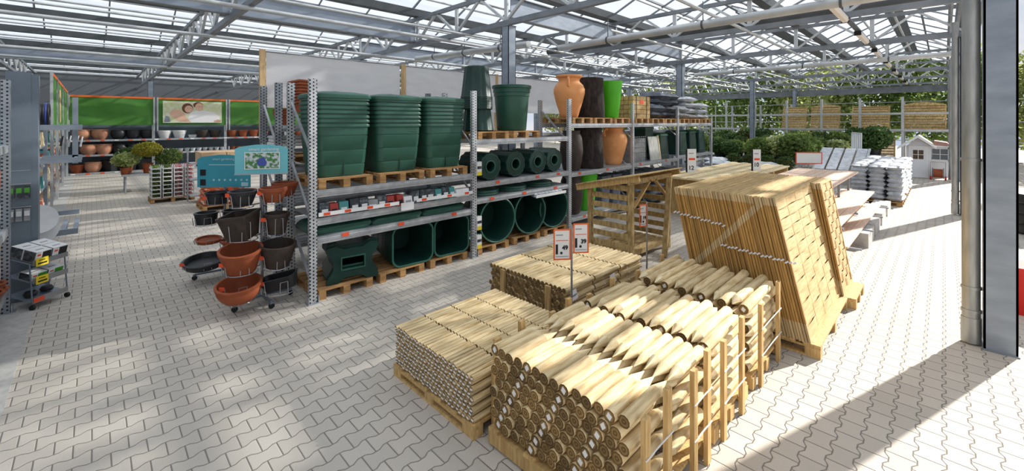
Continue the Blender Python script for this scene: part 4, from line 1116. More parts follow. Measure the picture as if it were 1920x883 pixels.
for (x, n, k, nm, yy, z0) in ((12.55, 2, 0, 'low dark pile left of the tall grey bundle', 6.6, 0), (13.2, 4, 0, 'tall dark grey bundle on top of the rack', 6.7, 0), (14.0, 2, 0, 'dark upper row bridging the grey piles', 6.8, 0.42), (14.05, 2, 1, 'crumpled grey pile right of the rack post', 6.5, 0), (15.0, 4, 2, 'tallest crumpled silver pile near the rack end', 6.6, 0), (16.0, 3, 2, 'last crumpled silver pile at the rack end', 6.6, 0)):
    for q in range(n): gb[k].put((x + rn.uniform(-0.02, 0.02), yy + rn.uniform(-0.02, 0.02), 2.614 + z0 + q * 0.20), R(rn.uniform(-4, 4)), 'bag in the ' + nm, nm)
# composters and bins on the middle shelves
cm = thing('composter', 'c', 'composter')
part('body', MB().loft([rrect(0.58, 0.58, 0.03, 0), rrect(0.58, 0.58, 0.03, 0.03), rrect(0.50, 0.50, 0.03, 0.72)]), 'dark_green_plastic', cm, True)
part('lid', MB().loft([rrect(0.54, 0.54, 0.03, 0.72), rrect(0.54, 0.54, 0.03, 0.77), rrect(0.4, 0.4, 0.03, 0.82)]), 'green_plastic', cm, True)
for k in range(4): part('vent_ridge', MB().box(-0.24, -0.285 + 0.018 * k, 0.12 + 0.16 * k, 0.24, -0.275 + 0.018 * k, 0.15 + 0.16 * k), 'green_plastic', cm)
PC = Proto(cm)
for i, (x, z) in enumerate(((12.95, 1.342), (13.42, 1.342), (14.35, 1.402), (15.15, 1.402), (15.95, 1.402))):
    if i == 1: continue
    PC.put((x, 6.5, z), 0, 'dark green composter bin on the middle shelf, %s' % ['left of the thin post', '', 'just right of the thin post', 'second from the rack end', 'nearest the rack end'][i], 'green composters on the middle shelf')
PC.put((12.3, 6.66, 1.56), 0, 'dark green composter standing behind the whitewashed boards', 'green composters on the middle shelf')
t = thing('whitewashed_board', 'upright whitewashed grey board leaning on the middle shelf', 'board', (12.0, 6.20, 1.342))
part('board', MB().quadbox([(0, 0, 0), (0.62, 0, 0), (0.62, 0.03, 0), (0, 0.03, 0), (0, 0.10, 0.72), (0.62, 0.10, 0.72), (0.62, 0.13, 0.72), (0, 0.13, 0.72)]), 'whitewash_board', t)
part('edge_batten', MB().quadbox([(0.60, -0.01, 0), (0.66, -0.01, 0), (0.66, 0.03, 0), (0.60, 0.03, 0), (0.60, 0.09, 0.75), (0.66, 0.09, 0.75), (0.66, 0.13, 0.75), (0.60, 0.13, 0.75)]), 'cut_wood', t)
t = thing('wire_basket', 'grey wire basket block on the middle shelf beside the amphora', 'basket', (11.0, 6.25, 1.342))
m = MB()
for k in range(7): m.box(k * 0.13, 0, 0, k * 0.13 + 0.008, 0.008, 0.75).box(k * 0.13, 0.6, 0, k * 0.13 + 0.008, 0.608, 0.75)
for k in range(6): m.box(0, 0, k * 0.145, 0.79, 0.008, k * 0.145 + 0.008).box(0, 0.6, k * 0.145, 0.79, 0.608, k * 0.145 + 0.008)
part('mesh_side', m, 'wire', t)
part('slab_fill', MB().box(0.02, 0.02, 0, 0.77, 0.59, 0.68), 'grey_slab', t)
# wrapped stacks on the floor below bays four and five
for i, (x, n) in enumerate(((14.3, 6), (15.3, 6), (16.2, 5))):
    for q in range(n): gb[2 if i else 1].put((x, 6.6, 0.0 + 0.15 * q), R(rn.uniform(-5, 5)), 'shiny foil-wrapped bag on the floor under the rack, %s pile' % ['left', 'middle', 'right'][i], 'floor bags under the rack end, %s pile' % ['left', 'middle', 'right'][i])
for i, (x, n) in enumerate(((11.4, 5), (12.5, 5))):
    for q in range(n): gb[0].put((x, 6.6, 0.20 * q), R(rn.uniform(-5, 5)), 'dark bag in the floor pile behind the log store, %s pile' % ['left', 'right'][i], 'dark floor bags, %s pile' % ['left', 'right'][i])
# white price boards on poles
for i, (x, y, z0, z1, w, tx) in enumerate(((12.4, 5.15, 0.95, 1.72, 0.27, '12'), (14.2, 3.95, 1.0, 1.68, 0.25, '10'))):
    t = thing('price_board', ['white upright price board with the number 12 before the foil bags', 'white upright price board with black edge beyond the panel stack'][i], 'sign', (x, y, 0), R(-38))
    part('pole', MB().cyl((0, 0, 0), (0, 0, z0 + 0.1), 0.014, n=8), 'wire', t, True)
    part('foot', MB().box(-0.14, -0.14, 0, 0.14, 0.14, 0.02), 'grey_paint', t)
    part('board', MB().box(-w / 2, -0.02, z0, w / 2, 0.02, z1), 'white_card', t)
    part('dark_edge', MB().box(-w / 2 - 0.03, -0.022, z0, -w / 2, 0.022, z1), 'ink', t)
    letter(tx, 0.17, 'ink', t, (-0.02, -0.022, z0 + 0.22), bold=0.004)
    part('print_line', MB().box(-w * 0.35, -0.024, z1 - 0.14, w * 0.2, -0.021, z1 - 0.11), 'grey_ink', t)
    part('print_line', MB().box(-w * 0.35, -0.024, z1 - 0.32, w * 0.35, -0.021, z1 - 0.26), 'price_red', t)
# stock on the rear rack seen through the end
pb_me = MB().loft([rrect(0.50, 0.20, 0.02, 0), rrect(0.58, 0.26, 0.02, 0.17), rrect(0.62, 0.30, 0.02, 0.17), rrect(0.62, 0.30, 0.02, 0.20), rrect(0.56, 0.24, 0.02, 0.20), rrect(0.48, 0.18, 0.02, 0.04)]).mesh('planter_trough', 'terracotta', True)
PTR = Proto(set_tag(part('planter_trough', pb_me, None), 't', 'planter'))
for k in range(8): PTR.put((2.62, 7.90, 2.452 + 0.20 + 0.052 * k), rot=(R(2), 0, R(90)), label='brown-red trough in the nested stack on top of the rear rack', group='nested brown-red troughs above the rack')
for k in range(3): PTR.put((2.42, 8.2, 2.452 + 0.04 * k), R(80), 'brown-red trough low beside the tall trough stack on the rear rack', 'low brown-red troughs')
for i, (x, h) in enumerate(((5.05, 2), (5.75, 2))):
    for k in range(4): PTR.put((x, 7.95, 2.95 - 0.2 + 0.05 * k - 0.55), R(0), 'brown-red trough peeping over the barrel stacks, %s one' % ['left', 'right'][i], 'troughs behind the barrel stacks')
sh = set_tag(part('foam_sheet', MB().box(-0.35, -0.3, 0, 0.35, 0.3, 0.045), 'white_plastic'), 'f', 'sheet')
PSH = Proto(sh)
for k in range(4): PSH.put((2.55, 8.05, 1.752 + 0.30 + 0.055 * k), R(rn.uniform(-5, 5)), 'white foam sheet stacked on the rear rack behind the end posts', 'white foam sheets')
pp.put((2.62, 8.05, 1.80), 0, 'wooden pallet on the rear rack under the white foam sheets')
for lv_, z in enumerate((0.502, 1.202)):
    for k in range(5):
        for q in range(3):
            PSH.put((2.62 + 0.75 * q, 8.05, z + 0.055 * k), R(rn.uniform(-4, 4)), 'white foam sheet on the %s shelf of the rear rack, %s pile' % (['lower', 'upper'][lv_], ['left', 'middle', 'right'][q]), 'white foam sheets on the rear rack, %s shelf' % ['lower', 'upper'][lv_])
# ================================================================ plant pot displays
FACE = R(45.39 - 90)
def round_pot(name, r0, r1, h, mt, rim=0.03, belly=0.0, n=28, label='p', cat='pot', group=None):
    prof = [(r0 * 0.97, 0), (r0, 0.01)]
    for k in range(1, 6):
        f = k / 6; prof.append((r0 + (r1 - r0) * f + belly * math.sin(f * PI), (h - rim) * f))
    prof += [(r1 * 0.97, h - rim), (r1 + 0.008, h - rim + 0.004), (r1 + 0.012, h - 0.004), (r1, h), (r1 - 0.02, h), (r1 - 0.03, h - rim), (r0 * 0.9, 0.03)]
    return Proto(set_tag(part(name, MB().lathe(prof, n).mesh(name, mt, True), None), label, cat, group))
def cross_base(t, wheels, c):
    for i, (x, y) in enumerate(wheels):
        part('base_arm', MB().bar((0, 0, 0.10), (x - c[0], y - c[1], 0.085), 0.03, 0.025), 'grey_paint', t)
        w = part('caster', MB().cyl((x - c[0] - 0.012, y - c[1] - 0.012, 0.035), (x - c[0] + 0.012, y - c[1] + 0.012, 0.035), 0.035, n=14), 'black_rubber', t, True)
        part('caster_fork', MB().box(x - c[0] - 0.02, y - c[1] - 0.02, 0.06, x - c[0] + 0.02, y - c[1] + 0.02, 0.09), 'grey_paint', t)
def holder(t, x, y, z, r, h, tag_=True):
    """wire cradle: ring and upright hoops at local x, y"""
    a0 = math.atan2(y, x)
    part('wire_ring', MB().tube([(x + r * math.cos(2 * PI * i / 20), y + r * math.sin(2 * PI * i / 20), z) for i in range(20)], 0.006, 5, True).tube([(0, 0, z), (x - r * math.cos(a0), y - r * math.sin(a0), z)], 0.008), 'wire', t)
    cm_ = math.atan2(-0.7119, -0.7023)
    for da in (-0.55, 0.75):
        a = cm_ + da; w = 0.05; rr = r + 0.012
        px, py = -math.sin(a) * w, math.cos(a) * w; ox, oy = x + rr * math.cos(a), y + rr * math.sin(a)
        part('wire_hoop', MB().tube([(ox + px, oy + py, z), (ox + px * 0.9 + 0.02 * math.cos(a), oy + py * 0.9, z + h), (ox - px * 0.9 + 0.02 * math.cos(a), oy - py * 0.9, z + h), (ox - px, oy - py, z)], 0.0055, 5), 'wire', t)
    if tag_:
        a = cm_ - 0.55; ox, oy = x + (r + 0.045) * math.cos(a), y + (r + 0.045) * math.sin(a)
        tg = MB().quadbox([(-0.035, -0.004, 0), (0.035, -0.004, 0), (0.035, 0, 0), (-0.035, 0, 0), (-0.035, -0.004, 0.05), (0.035, -0.004, 0.05), (0.035, 0, 0.05), (-0.035, 0, 0.05)])
        o = part('price_tag', tg, 'price_red', t, loc=(ox, oy, z + h - 0.03)); o.rotation_euler = (0, 0, FACE)
c1 = (1.69, 6.66)
t = thing('pot_carousel', 'wheeled wire carousel of plant pots at the rack end, nearer one', 'display stand', (*c1, 0))
part('pole', MB().cyl((0, 0, 0.08), (0, 0, 2.2), 0.018, n=12), 'wire', t, True)
cross_base(t, [(1.34, 6.56), (1.72, 6.34), (2.05, 6.66), (1.66, 7.0)], c1)
pots1 = [(1.40, 6.48, 0.53, 0.19, 0.16), (1.80, 6.38, 0.53, 0.17, 0.18), (1.38, 6.46, 0.17, 0.17, 0.22), (1.83, 6.38, 0.20, 0.2, 0.17), (1.43, 6.52, 0.95, 0.17, 0.25), (1.80, 6.42, 0.96, 0.13, 0.24), (1.76, 6.42, 1.40, 0.13, 0.16), (1.42, 6.52, 1.38, 0.13, 0.18), (2.0, 6.72, 1.42, 0.12, 0.16), (1.95, 6.92, 0.95, 0.14, 0.2), (1.5, 6.95, 0.95, 0.14, 0.2)]
for x, y, z, r, h in pots1: holder(t, x - c1[0], y - c1[1], z, r, h)
pA = round_pot('plant_pot', 0.17, 0.245, 0.31, 'terracotta', 0.04); pA.put((1.40, 6.48, 0.55), rot=(R(10), R(-4), 0), label='large patterned terracotta pot tilted in the nearer carousel, middle tier')
pB = round_pot('plant_pot', 0.15, 0.22, 0.31, 'brown_plastic', 0.05); pB.put((1.80, 6.38, 0.55), rot=(R(6), 0, 0), label='large dark brown pot in the nearer carousel beside the patterned one')
pC = round_pot('plant_bowl', 0.14, 0.26, 0.25, 'terracotta', 0.04, 0.035); pC.put((1.38, 6.46, 0.17), rot=(R(8), R(-5), 0), label='wide terracotta bowl on the lowest tier of the nearer carousel')
tr = Proto(set_tag(part('plant_trough', MB().loft([rrect(0.40, 0.15, 0.06, 0), rrect(0.50, 0.22, 0.08, 0.16), rrect(0.52, 0.24, 0.08, 0.18), rrect(0.47, 0.19, 0.07, 0.18), rrect(0.38, 0.13, 0.05, 0.03)]), 'black_plastic', None, True), 't', 'planter'))
tr.put((1.86, 6.38, 0.23), rot=(R(10), R(-14), FACE), label='black oval planter tilted on the lowest tier of the nearer carousel')
sq = Proto(set_tag(part('square_pot', MB().loft([rrect(0.28, 0.28, 0.03, 0), rrect(0.37, 0.37, 0.03, 0.30), rrect(0.39, 0.39, 0.03, 0.30), rrect(0.39, 0.39, 0.03, 0.33), rrect(0.34, 0.34, 0.03, 0.33), rrect(0.26, 0.26, 0.03, 0.03)]), 'brown_plastic', None, True), 's', 'pot'))
sq.put((1.43, 6.52, 0.97), rot=(R(6), R(-7), FACE), label='dark brown square pot in the upper middle tier of the nearer carousel')
pF = round_pot('plant_pot', 0.11, 0.155, 0.28, 'brown_plastic', 0.04); pF.put((1.80, 6.42, 0.98), label='small dark brown pot with red price tag, right of the square pot')
pG = round_pot('plant_pot', 0.11, 0.165, 0.19, 'terracotta', 0.05); pG.put((1.76, 6.42, 1.42), label='bright terracotta pot on the top tier under the pale teal sign'); pG.o.data.materials[0] = MATS['orange_clay'] if False else MATS['terracotta']
pG.put((2.0, 6.72, 1.44), label='terracotta pot half hidden behind the rack end post, top tier'); pG.put((1.95, 6.92, 0.97), label='terracotta pot at the far side of the nearer carousel')
pH = round_pot('plant_pot', 0.11, 0.16, 0.19, 'black_plastic', 0.05); pH.put((1.42, 6.52, 1.40), label='black ribbed pot on the top tier left of the terracotta one'); pH.put((1.5, 6.95, 0.97), label='black pot at the rear of the nearer carousel')
# teal sign boards
def teal_board(t, w, h, z, m_, y=-0.03):
    out = [(-w / 2, z), (w / 2, z), (w / 2, z + h * 0.86), (w / 2 - 0.06, z + h * 0.93), (0.1 * w, z + h), (-0.1 * w, z + h), (-w / 2 + 0.06, z + h * 0.93), (-w / 2, z + h * 0.86)]
    return part('board', MB().poly(out, y, y + 0.015), m_, t)
t = thing('teal_sign', 'pale teal sign board with a garden photo on the nearer carousel pole', 'sign', (*c1, 0), FACE + R(14))
b = teal_board(t, 0.66, 0.40, 1.79, 'teal_pale')
part('silver_edge', MB().box(-0.335, -0.035, 1.775, 0.335, -0.01, 1.79), 'wire', t)
part('photo_frame', MB().box(-0.21, -0.036, 1.85, 0.23, -0.031, 2.085), 'white_card', t)
ph = part('garden_photo', MB().box(-0.20, -0.038, 1.86, 0.22, -0.0365, 2.075), 'garden_print', t)
part('blue_flower_print', MB().poly([(-0.04, 1.90), (0.04, 1.89), (0.07, 1.94), (0.03, 2.02), (-0.02, 2.0), (-0.06, 1.95)], -0.039, -0.0383), 'blue_print', ph)
letter('smart gardening', 0.058, 'white_card', t, (0.03, -0.034, 2.125), name='lettering')
c2 = (1.55, 8.25)
t = thing('teal_sign', 'darker teal sign board with two small pictures, left of the pale one', 'sign', (*c2, 0), FACE)
teal_board(t, 0.86, 0.53, 1.44, 'teal_board')
part('heading_line', MB().box(-0.24, -0.033, 1.80, 0.25, -0.031, 1.812), 'teal_text', t)
letter('smart gardening', 0.055, 'teal_text', t, (0.0, -0.034, 1.90))
for z in (1.63, 1.47): part('small_picture', MB().box(-0.38, -0.034, z, -0.29, -0.031, z + 0.10), 'ink', t); 
for k in range(7): part('icon_dot', MB().cyl((-0.16 + 0.09 * k, -0.034, 1.56), (-0.16 + 0.09 * k, -0.031, 1.56), 0.018, n=10), 'teal_text', t)
part('corner_sticker', MB().box(0.29, -0.034, 1.46, 0.40, -0.031, 1.52), 'teal_text', t)
t = thing('pot_carousel', 'second wheeled wire carousel of pots and saucers, further into the aisle', 'display stand', (*c2, 0))
part('pole', MB().cyl((0, 0, 0.08), (0, 0, 1.75), 0.018, n=12), 'wire', t, True)
cross_base(t, [(1.16, 8.33), (1.5, 7.85), (1.95, 8.2), (1.6, 8.65)], c2)
pots2 = [(1.26, 8.10, 0.26, 0.26, 0.10), (1.30, 8.08, 0.62, 0.15, 0.06), (1.28, 8.12, 0.90, 0.14, 0.12), (1.40, 8.0, 1.22, 0.13, 0.12), (1.62, 7.95, 0.5, 0.16, 0.14), (1.62, 7.98, 0.9, 0.15, 0.2), (1.75, 8.0, 1.25, 0.14, 0.2)]
for x, y, z, r, h in pots2: holder(t, x - c2[0], y - c2[1], z, r, h, tag_=(z < 0.5 or z > 1.0))
psa = round_pot('pot_saucer', 0.26, 0.285, 0.10, 'black_plastic', 0.02); psa.put((1.26, 8.10, 0.27), rot=(R(8), R(-4), 0), label='large black saucer at the foot of the second carousel')
psb = round_pot('pot_saucer', 0.155, 0.17, 0.055, 'terracotta', 0.015); psb.put((1.30, 8.08, 0.63), rot=(R(6), 0, 0), label='small terracotta saucer above the large black saucer')
psc = round_pot('plant_pot', 0.14, 0.155, 0.18, 'black_plastic', 0.03); psc.put((1.28, 8.12, 0.91), label='black round pot on the second carousel, middle tier'); psc.put((1.40, 8.0, 1.23), label='black round pot on the second carousel under the dark teal sign')
psd = round_pot('plant_bowl', 0.12, 0.19, 0.13, 'terracotta', 0.03); psd.put((1.62, 7.95, 0.51), label='dark terracotta bowl between the two carousels, low tier')
psc.put((1.62, 7.98, 0.92), label='black round pot between the two carousels, middle tier'); psd.put((1.75, 8.0, 1.27), label='terracotta bowl between the two carousels, top tier')

# ================================================================ left side
LX = -0.80
t = thing('shelf_rack', 'galvanised shelf rack cut by the left edge of the picture', 'rack', (LX, 8.62, 0))
for y in (0, -2.8):
    for x in (0, -0.85):
        part('upright', MB().box(x - 0.04, y - 0.05, 0.01, x + 0.04, y + 0.05, 3.05), 'perforated_dark', t)
        part('base_plate', MB().box(x - 0.08, y - 0.08, 0, x + 0.09, y + 0.08, 0.012).box(x + 0.05, y - 0.06, 0.012, x + 0.06, y + 0.06, 0.1), 'galvanised', t)
for z in (0.35, 1.12, 2.20):
    part('beam', MB().box(-0.02, -2.75, z - 0.10, 0.025, -0.05, z), 'galvanised', t)
    part('shelf_deck', MB().box(-0.83, -2.75, z - 0.03, -0.02, -0.05, z - 0.005), 'galvanised', t)
for i in range(6):
    psb.put((LX - 0.12 - 0.03 * (i % 2), 8.35 - 0.1 * i, 0.352 + 0.06 * (i % 3)), label='terracotta saucer on the bottom shelf at the left picture edge', group='saucers on the left rack')
# grey end panel
t = thing('end_panel', 'tall blue-grey sheet panel closing the left shelving', 'panel', (-0.84, 9.0, 0))
part('sheet', MB().box(0, 0, 0, 0.235, 0.30, 3.2), 'grey_paint', t)
part('edge_channel', MB().box(0.235, 0.01, 0, 0.30, 0.31, 3.17), 'grey_paint', t)
for z in (1.52, 1.82): part('seam', MB().box(0.01, -0.004, z, 0.225, 0.0, z + 0.012), 'grey_blue_frame', t)
for i, (z, c) in enumerate(((1.45, 'pack_green'), (1.13, 'white_plastic'))):
    t = thing('seed_packs', ['row of green hanging packs on the blue-grey end panel', 'row of pale hanging hooks and bags below the green packs'][i], 'packs', (-0.83, 8.985, z))
    part('hook_rail', MB().box(0, -0.012, 0.19, 0.23, 0, 0.20), 'wire', t)
    for k in range(3):
        q = part('pack', MB().poly([(0.01 + 0.075 * k, 0.0), (0.07 + 0.075 * k, 0.0), (0.07 + 0.075 * k, 0.17), (0.01 + 0.075 * k, 0.17)], -0.03, -0.012), 'pack_dark' if i == 0 else 'bag_grey', t)
        part('pack_print', MB().box(0.015 + 0.075 * k, -0.033, 0.07, 0.065 + 0.075 * k, -0.0305, 0.14), c, q)
# box trolley
t = thing('box_trolley', 'small wheeled shelf trolley before the blue-grey panel', 'trolley', (-0.56, 8.50, 0), R(45))
W, D = 0.44, 0.36
for x in (0, W):
    part('side_rod', MB().tube([(x, 0.0, 0.09), (x, 0.04, 0.62)], 0.009), 'grey_paint', t); part('side_rod', MB().tube([(x, D, 0.09), (x, D, 0.80)], 0.009), 'grey_paint', t)
    for y in (0.0, D): part('caster', MB().cyl((x - 0.014, y, 0.034), (x + 0.014, y, 0.034), 0.034, n=12), 'black_rubber', t, True)
for z in (0.12, 0.38, 0.62):
    part('wire_shelf', MB().quadbox([(0, 0, z - 0.03), (W, 0, z - 0.03), (W, D, z + 0.06), (0, D, z + 0.06), (0, 0, z - 0.02), (W, 0, z - 0.02), (W, D, z + 0.07), (0, D, z + 0.07)]), 'grey_blue_frame', t)
    part('front_strip', MB().box(0, -0.012, z - 0.035, W, -0.004, z + 0.035), 'wire', t)
for z, m_ in ((0.60, 'price_yellow'), (0.36, 'price_yellow')):
    q = part('offer_card', MB().box(0.02, -0.03, z - 0.03, 0.17, -0.022, z + 0.075), m_, t, label='yellow offer card')
    part('print_line', MB().box(0.04, -0.033, z - 0.005, 0.15, -0.031, z + 0.015), 'ink', q); part('print_line', MB().box(0.05, -0.033, z + 0.04, 0.13, -0.031, z + 0.05), 'ink', q)
part('offer_card', MB().box(0.0, -0.02, 0.095, 0.13, -0.013, 0.15), 'price_red', t, label='orange-red offer card')
def carton(m_front):
    t = thing('lamp_box', 'b', 'box')
    part('carton', MB().box(0, 0, 0, 0.19, 0.17, 0.15), 'white_card', t)
    q = part('side_print', MB().box(-0.002, 0.005, 0.005, 0.0, 0.165, 0.145), 'pack_dark', t)
    part('front_print', MB().box(0.08, -0.003, 0.01, 0.185, 0.0, 0.14), m_front, t)
    part('red_logo', MB().box(0.02, -0.003, 0.09, 0.06, 0.0, 0.115), 'price_red', t)
    part('top_print', MB().box(0.05, 0.06, 0.15, 0.14, 0.085, 0.152), 'grey_ink', t)
    return Proto(t)
pb1 = carton('ink'); pb2 = carton('pack_green')
from mathutils import Euler
R45 = Matrix.Rotation(R(45), 3, 'Z')
def tro(x, y, z): v = R45 @ Vector((x, y, 0)); return (-0.56 + v.x, 8.50 + v.y, z)
for k, (x, y) in enumerate(((0.02, 0.0), (0.23, 0.0), (0.02, 0.175), (0.23, 0.175))):
    pb1.put(tro(x, y, 0.615 + 0.25 * y), rot=(R(14), 0, R(45)), label='white-topped lamp box on the upper trolley shelf, %s' % ['front left', 'front right', 'back left', 'back right'][k], group='lamp boxes on the trolley')
for k, x in enumerate((0.02, 0.23)):
    pb2.put(tro(x, 0.05, 0.375), rot=(R(14), 0, R(45)), label='green-fronted box on the middle trolley shelf, %s' % ['left', 'right'][k], group='green boxes on the trolley').scale = (1, 1, 0.6)
dpk = set_tag(part('cable_pack', MB().loft([rrect(0.12, 0.12, 0.05, 0), rrect(0.14, 0.14, 0.06, 0.03), rrect(0.10, 0.10, 0.04, 0.06)]), 'black_plastic', None, True), 'c', 'package'); DP_ = Proto(dpk)
for k, x in enumerate((0.1, 0.3)): DP_.put(tro(x, 0.14, 0.155), label='small black pack on the lowest trolley shelf, %s' % ['left', 'right'][k], group='black packs on the trolley')

solo('display_plinth', MB().poly([(-0.16, 0), (0.16, 0), (0.14, 0.66), (-0.14, 0.66)], -0.16, 0.16), 'grey_paint', 'dark grey plinth under the white dishes beside the panel', 'plinth', (-0.62, 9.85, 0))
# cantilever brackets reaching into the aisle
t = thing('cantilever_stand', 'blue-grey cantilever stand with arms reaching into the aisle', 'stand', (-0.72, 10.3, 0))
part('column', MB().box(0.0, 0, 0, 0.10, 0.12, 2.92), 'grey_blue_frame', t)
part('column', MB().box(0.47, 0.8, 1.75, 0.545, 0.88, 2.95), 'grey_blue_frame', t)
for z in (2.37, 1.82): 
    part('arm', MB().box(0.10, 0.0, z, 0.60, 0.05, z + 0.085), 'grey_blue_frame', t)
    part('arm', MB().box(0.10, 0.80, z, 0.60, 0.85, z + 0.085), 'grey_blue_frame', t)
    part('cross_tube', MB().box(0.5, 0.05, z + 0.02, 0.54, 0.8, z + 0.06), 'grey_blue_frame', t)
part('arm', MB().box(0.0, -0.25, 0.66, 0.56, -0.19, 0.75), 'grey_blue_frame', t)
part('arm', MB().box(0.0, 0.85, 0.82, 0.56, 0.91, 0.90), 'grey_blue_frame', t)
part('front_tube', MB().box(0.50, -0.19, 0.68, 0.56, 0.85, 0.75), 'grey_blue_frame', t)
part('front_tube', MB().box(0.36, -0.19, 0.68, 0.42, 0.85, 0.75), 'grey_blue_frame', t)
part('front_tube', MB().box(0.25, -0.19, 0.68, 0.28, 0.85, 0.75), 'grey_blue_frame', t)
part('column', MB().box(0.0, -0.22, 0, 0.10, -0.12, 0.9), 'grey_blue_frame', t)
for i, (y, z) in enumerate(((9.98, 0.80), (10.10, 0.62))):
    ds = MB().lathe([(0.02, 0), (0.2, 0.01), (0.30, 0.05), (0.31, 0.06), (0.2, 0.03), (0.02, 0.02)], 32)
    o = solo('white_dish', ds, 'white_plastic', '%s white round dish leaning beside the blue-grey panel' % ['upper', 'lower'][i], 'dish', (-0.60, y - 0.2, z + 0.2), smooth=True); o.rotation_euler = (R(60), R(25), 0); o.scale = (0.75, 0.75, 0.75)
t = thing('hose_coil', 'dark hose coil hanging behind the upper cantilever arm', 'hose', (-0.62, 10.9, 2.62))
for k in range(4): part('coil', MB().tube([(0.03 * k, 0.2 * math.cos(2 * PI * i / 20), 0.2 * math.sin(2 * PI * i / 20)) for i in range(20)], 0.018, 6, True), ['black_plastic', 'black_plastic', 'blue_print', 'black_plastic'][k], t, True)
t = thing('tool_bunch', 'bunch of chrome hand tools hanging between the cantilever arms', 'tools', (-0.35, 11.2, 2.05))
for k in range(7): part('tool', MB().cyl((0.05 * k - 0.1, 0, 0.02 * (k % 3)), (0.05 * k - 0.07, 0.05, 0.18 + 0.02 * (k % 2)), 0.018, 0.01, n=8), ['white_plastic', 'black_plastic', 'wire'][k % 3], t, True)
# left shelving running deeper along the aisle
t = thing('aisle_shelving', 'dark shelving running down the left side of the far aisle', 'shelving', (-1.75, 11.4, 0))
for k in range(7):
    y = 2.8 * k
    part('upright', MB().box(0.82, y - 0.04, 0, 0.90, y + 0.04, 2.9), 'grey_blue_frame', t)
for z in (0.2, 0.75, 1.3, 1.85, 2.4): part('shelf', MB().box(0, 0, z, 0.86, 16.8, z + 0.04), 'grey_blue_frame', t)
part('back_sheet', MB().box(-0.02, 0, 0, 0, 16.8, 3.0), 'grey_paint', t)
PK = [packbox('k', m_, w, h, 0.3, top=tp) for m_, w, h, tp in (('carton', 0.35, 0.3, 'ink'), ('white_plastic', 0.3, 0.25, 'pack_red'), ('bag_orange', 0.3, 0.28, 'white_card'), ('pack_teal', 0.28, 0.3, 'white_card'), ('cut_wood', 0.25, 0.35, 'grey_ink'))]
kn2 = ['brown carton', 'white package', 'orange package', 'teal package', 'pale wooden package']
for z, zn in ((0.24, 'bottom'), (0.79, 'second'), (1.34, 'middle'), (1.89, 'upper')):
    for q in range(14):
        k = rn.randrange(5)
        PK[k].put((-1.03, 11.8 + 1.17 * q, z), R(90), '%s on the %s shelf of the left aisle shelving, %s part' % (kn2[k], zn, ['near', 'middle', 'far'][min(2, q // 5)]), 'goods on the left aisle shelving')
# green banners: left run and back wall run
def banner(name, label, p0, p1, z0, z1, n=20, amp=0.03, m_='banner_green', pz=None):
    t = thing(name, label, 'banner', (0, 0, 0)); a = Vector(p0); c = Vector(p1); d = c - a; nn = Vector((d.y, -d.x)).normalized(); m = MB()
    for i in range(n + 1):
        f = i / n; q = a + d * f
        for j in range(6):
            g_ = j / 5; off = amp * math.sin(f * 9 + g_ * 4) * (g_ * (1 - g_) * 4) * 0.8
            m.v.append((q.x + nn.x * off, q.y + nn.y * off, z0 + (z1 - z0) * g_))
    for i in range(n):
        for j in range(5): m.face((i * 6 + j, (i + 1) * 6 + j, (i + 1) * 6 + j + 1, i * 6 + j + 1))
    part('cloth', m, m_, t, True)
    part('orange_hem', MB().bar((a.x, a.y, z1 + 0.03), (c.x, c.y, z1 + 0.03), 0.03, 0.09), 'banner_orange', t)
    for q in (a, c): part('banner_post', MB().box(q.x - 0.03, q.y - 0.03, z0 - 0.3 if pz is None else pz, q.x + 0.03, q.y + 0.03, z1 + 0.08), 'roof_pipe', t)
    return t
banner('green_banner', 'large plain green banner above the terracotta pots', (-0.75, 28.45), (2.28, 28.45), 2.36, 3.70, amp=0.09)
pic = banner('green_banner', 'green banner carrying the photo of a smiling couple', (2.42, 28.45), (5.42, 28.45), 2.36, 3.70)
banner('green_banner', 'green banner right of the couple photo, partly behind the rack posts', (5.56, 28.45), (8.9, 28.45), 2.36, 3.70)
banner('green_banner', 'last green banner along the back wall, hidden behind the rack', (9.0, 28.45), (12.2, 28.45), 2.36, 3.70)
for i, (a, c) in enumerate(((17.6, 20.2), (20.3, 24.2), (24.3, 28.3))):
    banner('green_banner', 'green banner of the left aisle wall, %s' % ['nearest', 'middle', 'furthest'][i], (-0.80, a), (-0.80, c), 2.4, 3.85, pz=0)
t = thing('strip_poster', 'narrow tall photo poster between the left green banners', 'poster', (-0.77, 20.8, 2.5))
part('print', MB().box(0, 0, 0, 0.01, 0.7, 1.1), 'skin', t)
# couple picture: flat print made of flat shapes
y = 28.36
pr_ = part('couple_photo', MB().box(2.62, y, 2.47, 5.18, y + 0.02, 3.60), 'meadow_print', pic)
def flat(nm, pts, m_, k): part(nm, MB().poly([(2.62 + 2.56 * u, 2.47 + 1.13 * v) for u, v in pts], y - 0.002 * k, y - 0.002 * k + 0.0015), m_, pr_)
def ell(cx, cy, a, b_, n=18): return [(cx + a * math.cos(2 * PI * i / n), cy + b_ * math.sin(2 * PI * i / n)) for i in range(n)]
flat('white_border', [(0, 0), (1, 0), (1, 0.03), (0, 0.03)], 'white_card', 1)
flat('lavender_print', [(0.02, 0.03), (0.12, 0.03), (0.1, 0.28), (0.04, 0.33)], 'grey_blue_frame', 1)
flat('white_shirt_print', [(0.38, 0.03), (0.45, 0.48), (0.56, 0.60), (0.70, 0.58), (0.86, 0.50), (0.96, 0.30), (0.97, 0.03)], 'white_card', 2)
flat('arm_print', [(0.10, 0.45), (0.14, 0.30), (0.24, 0.10), (0.38, 0.03), (0.46, 0.03), (0.38, 0.22), (0.36, 0.40), (0.28, 0.60), (0.17, 0.62)], 'skin_pale', 3)
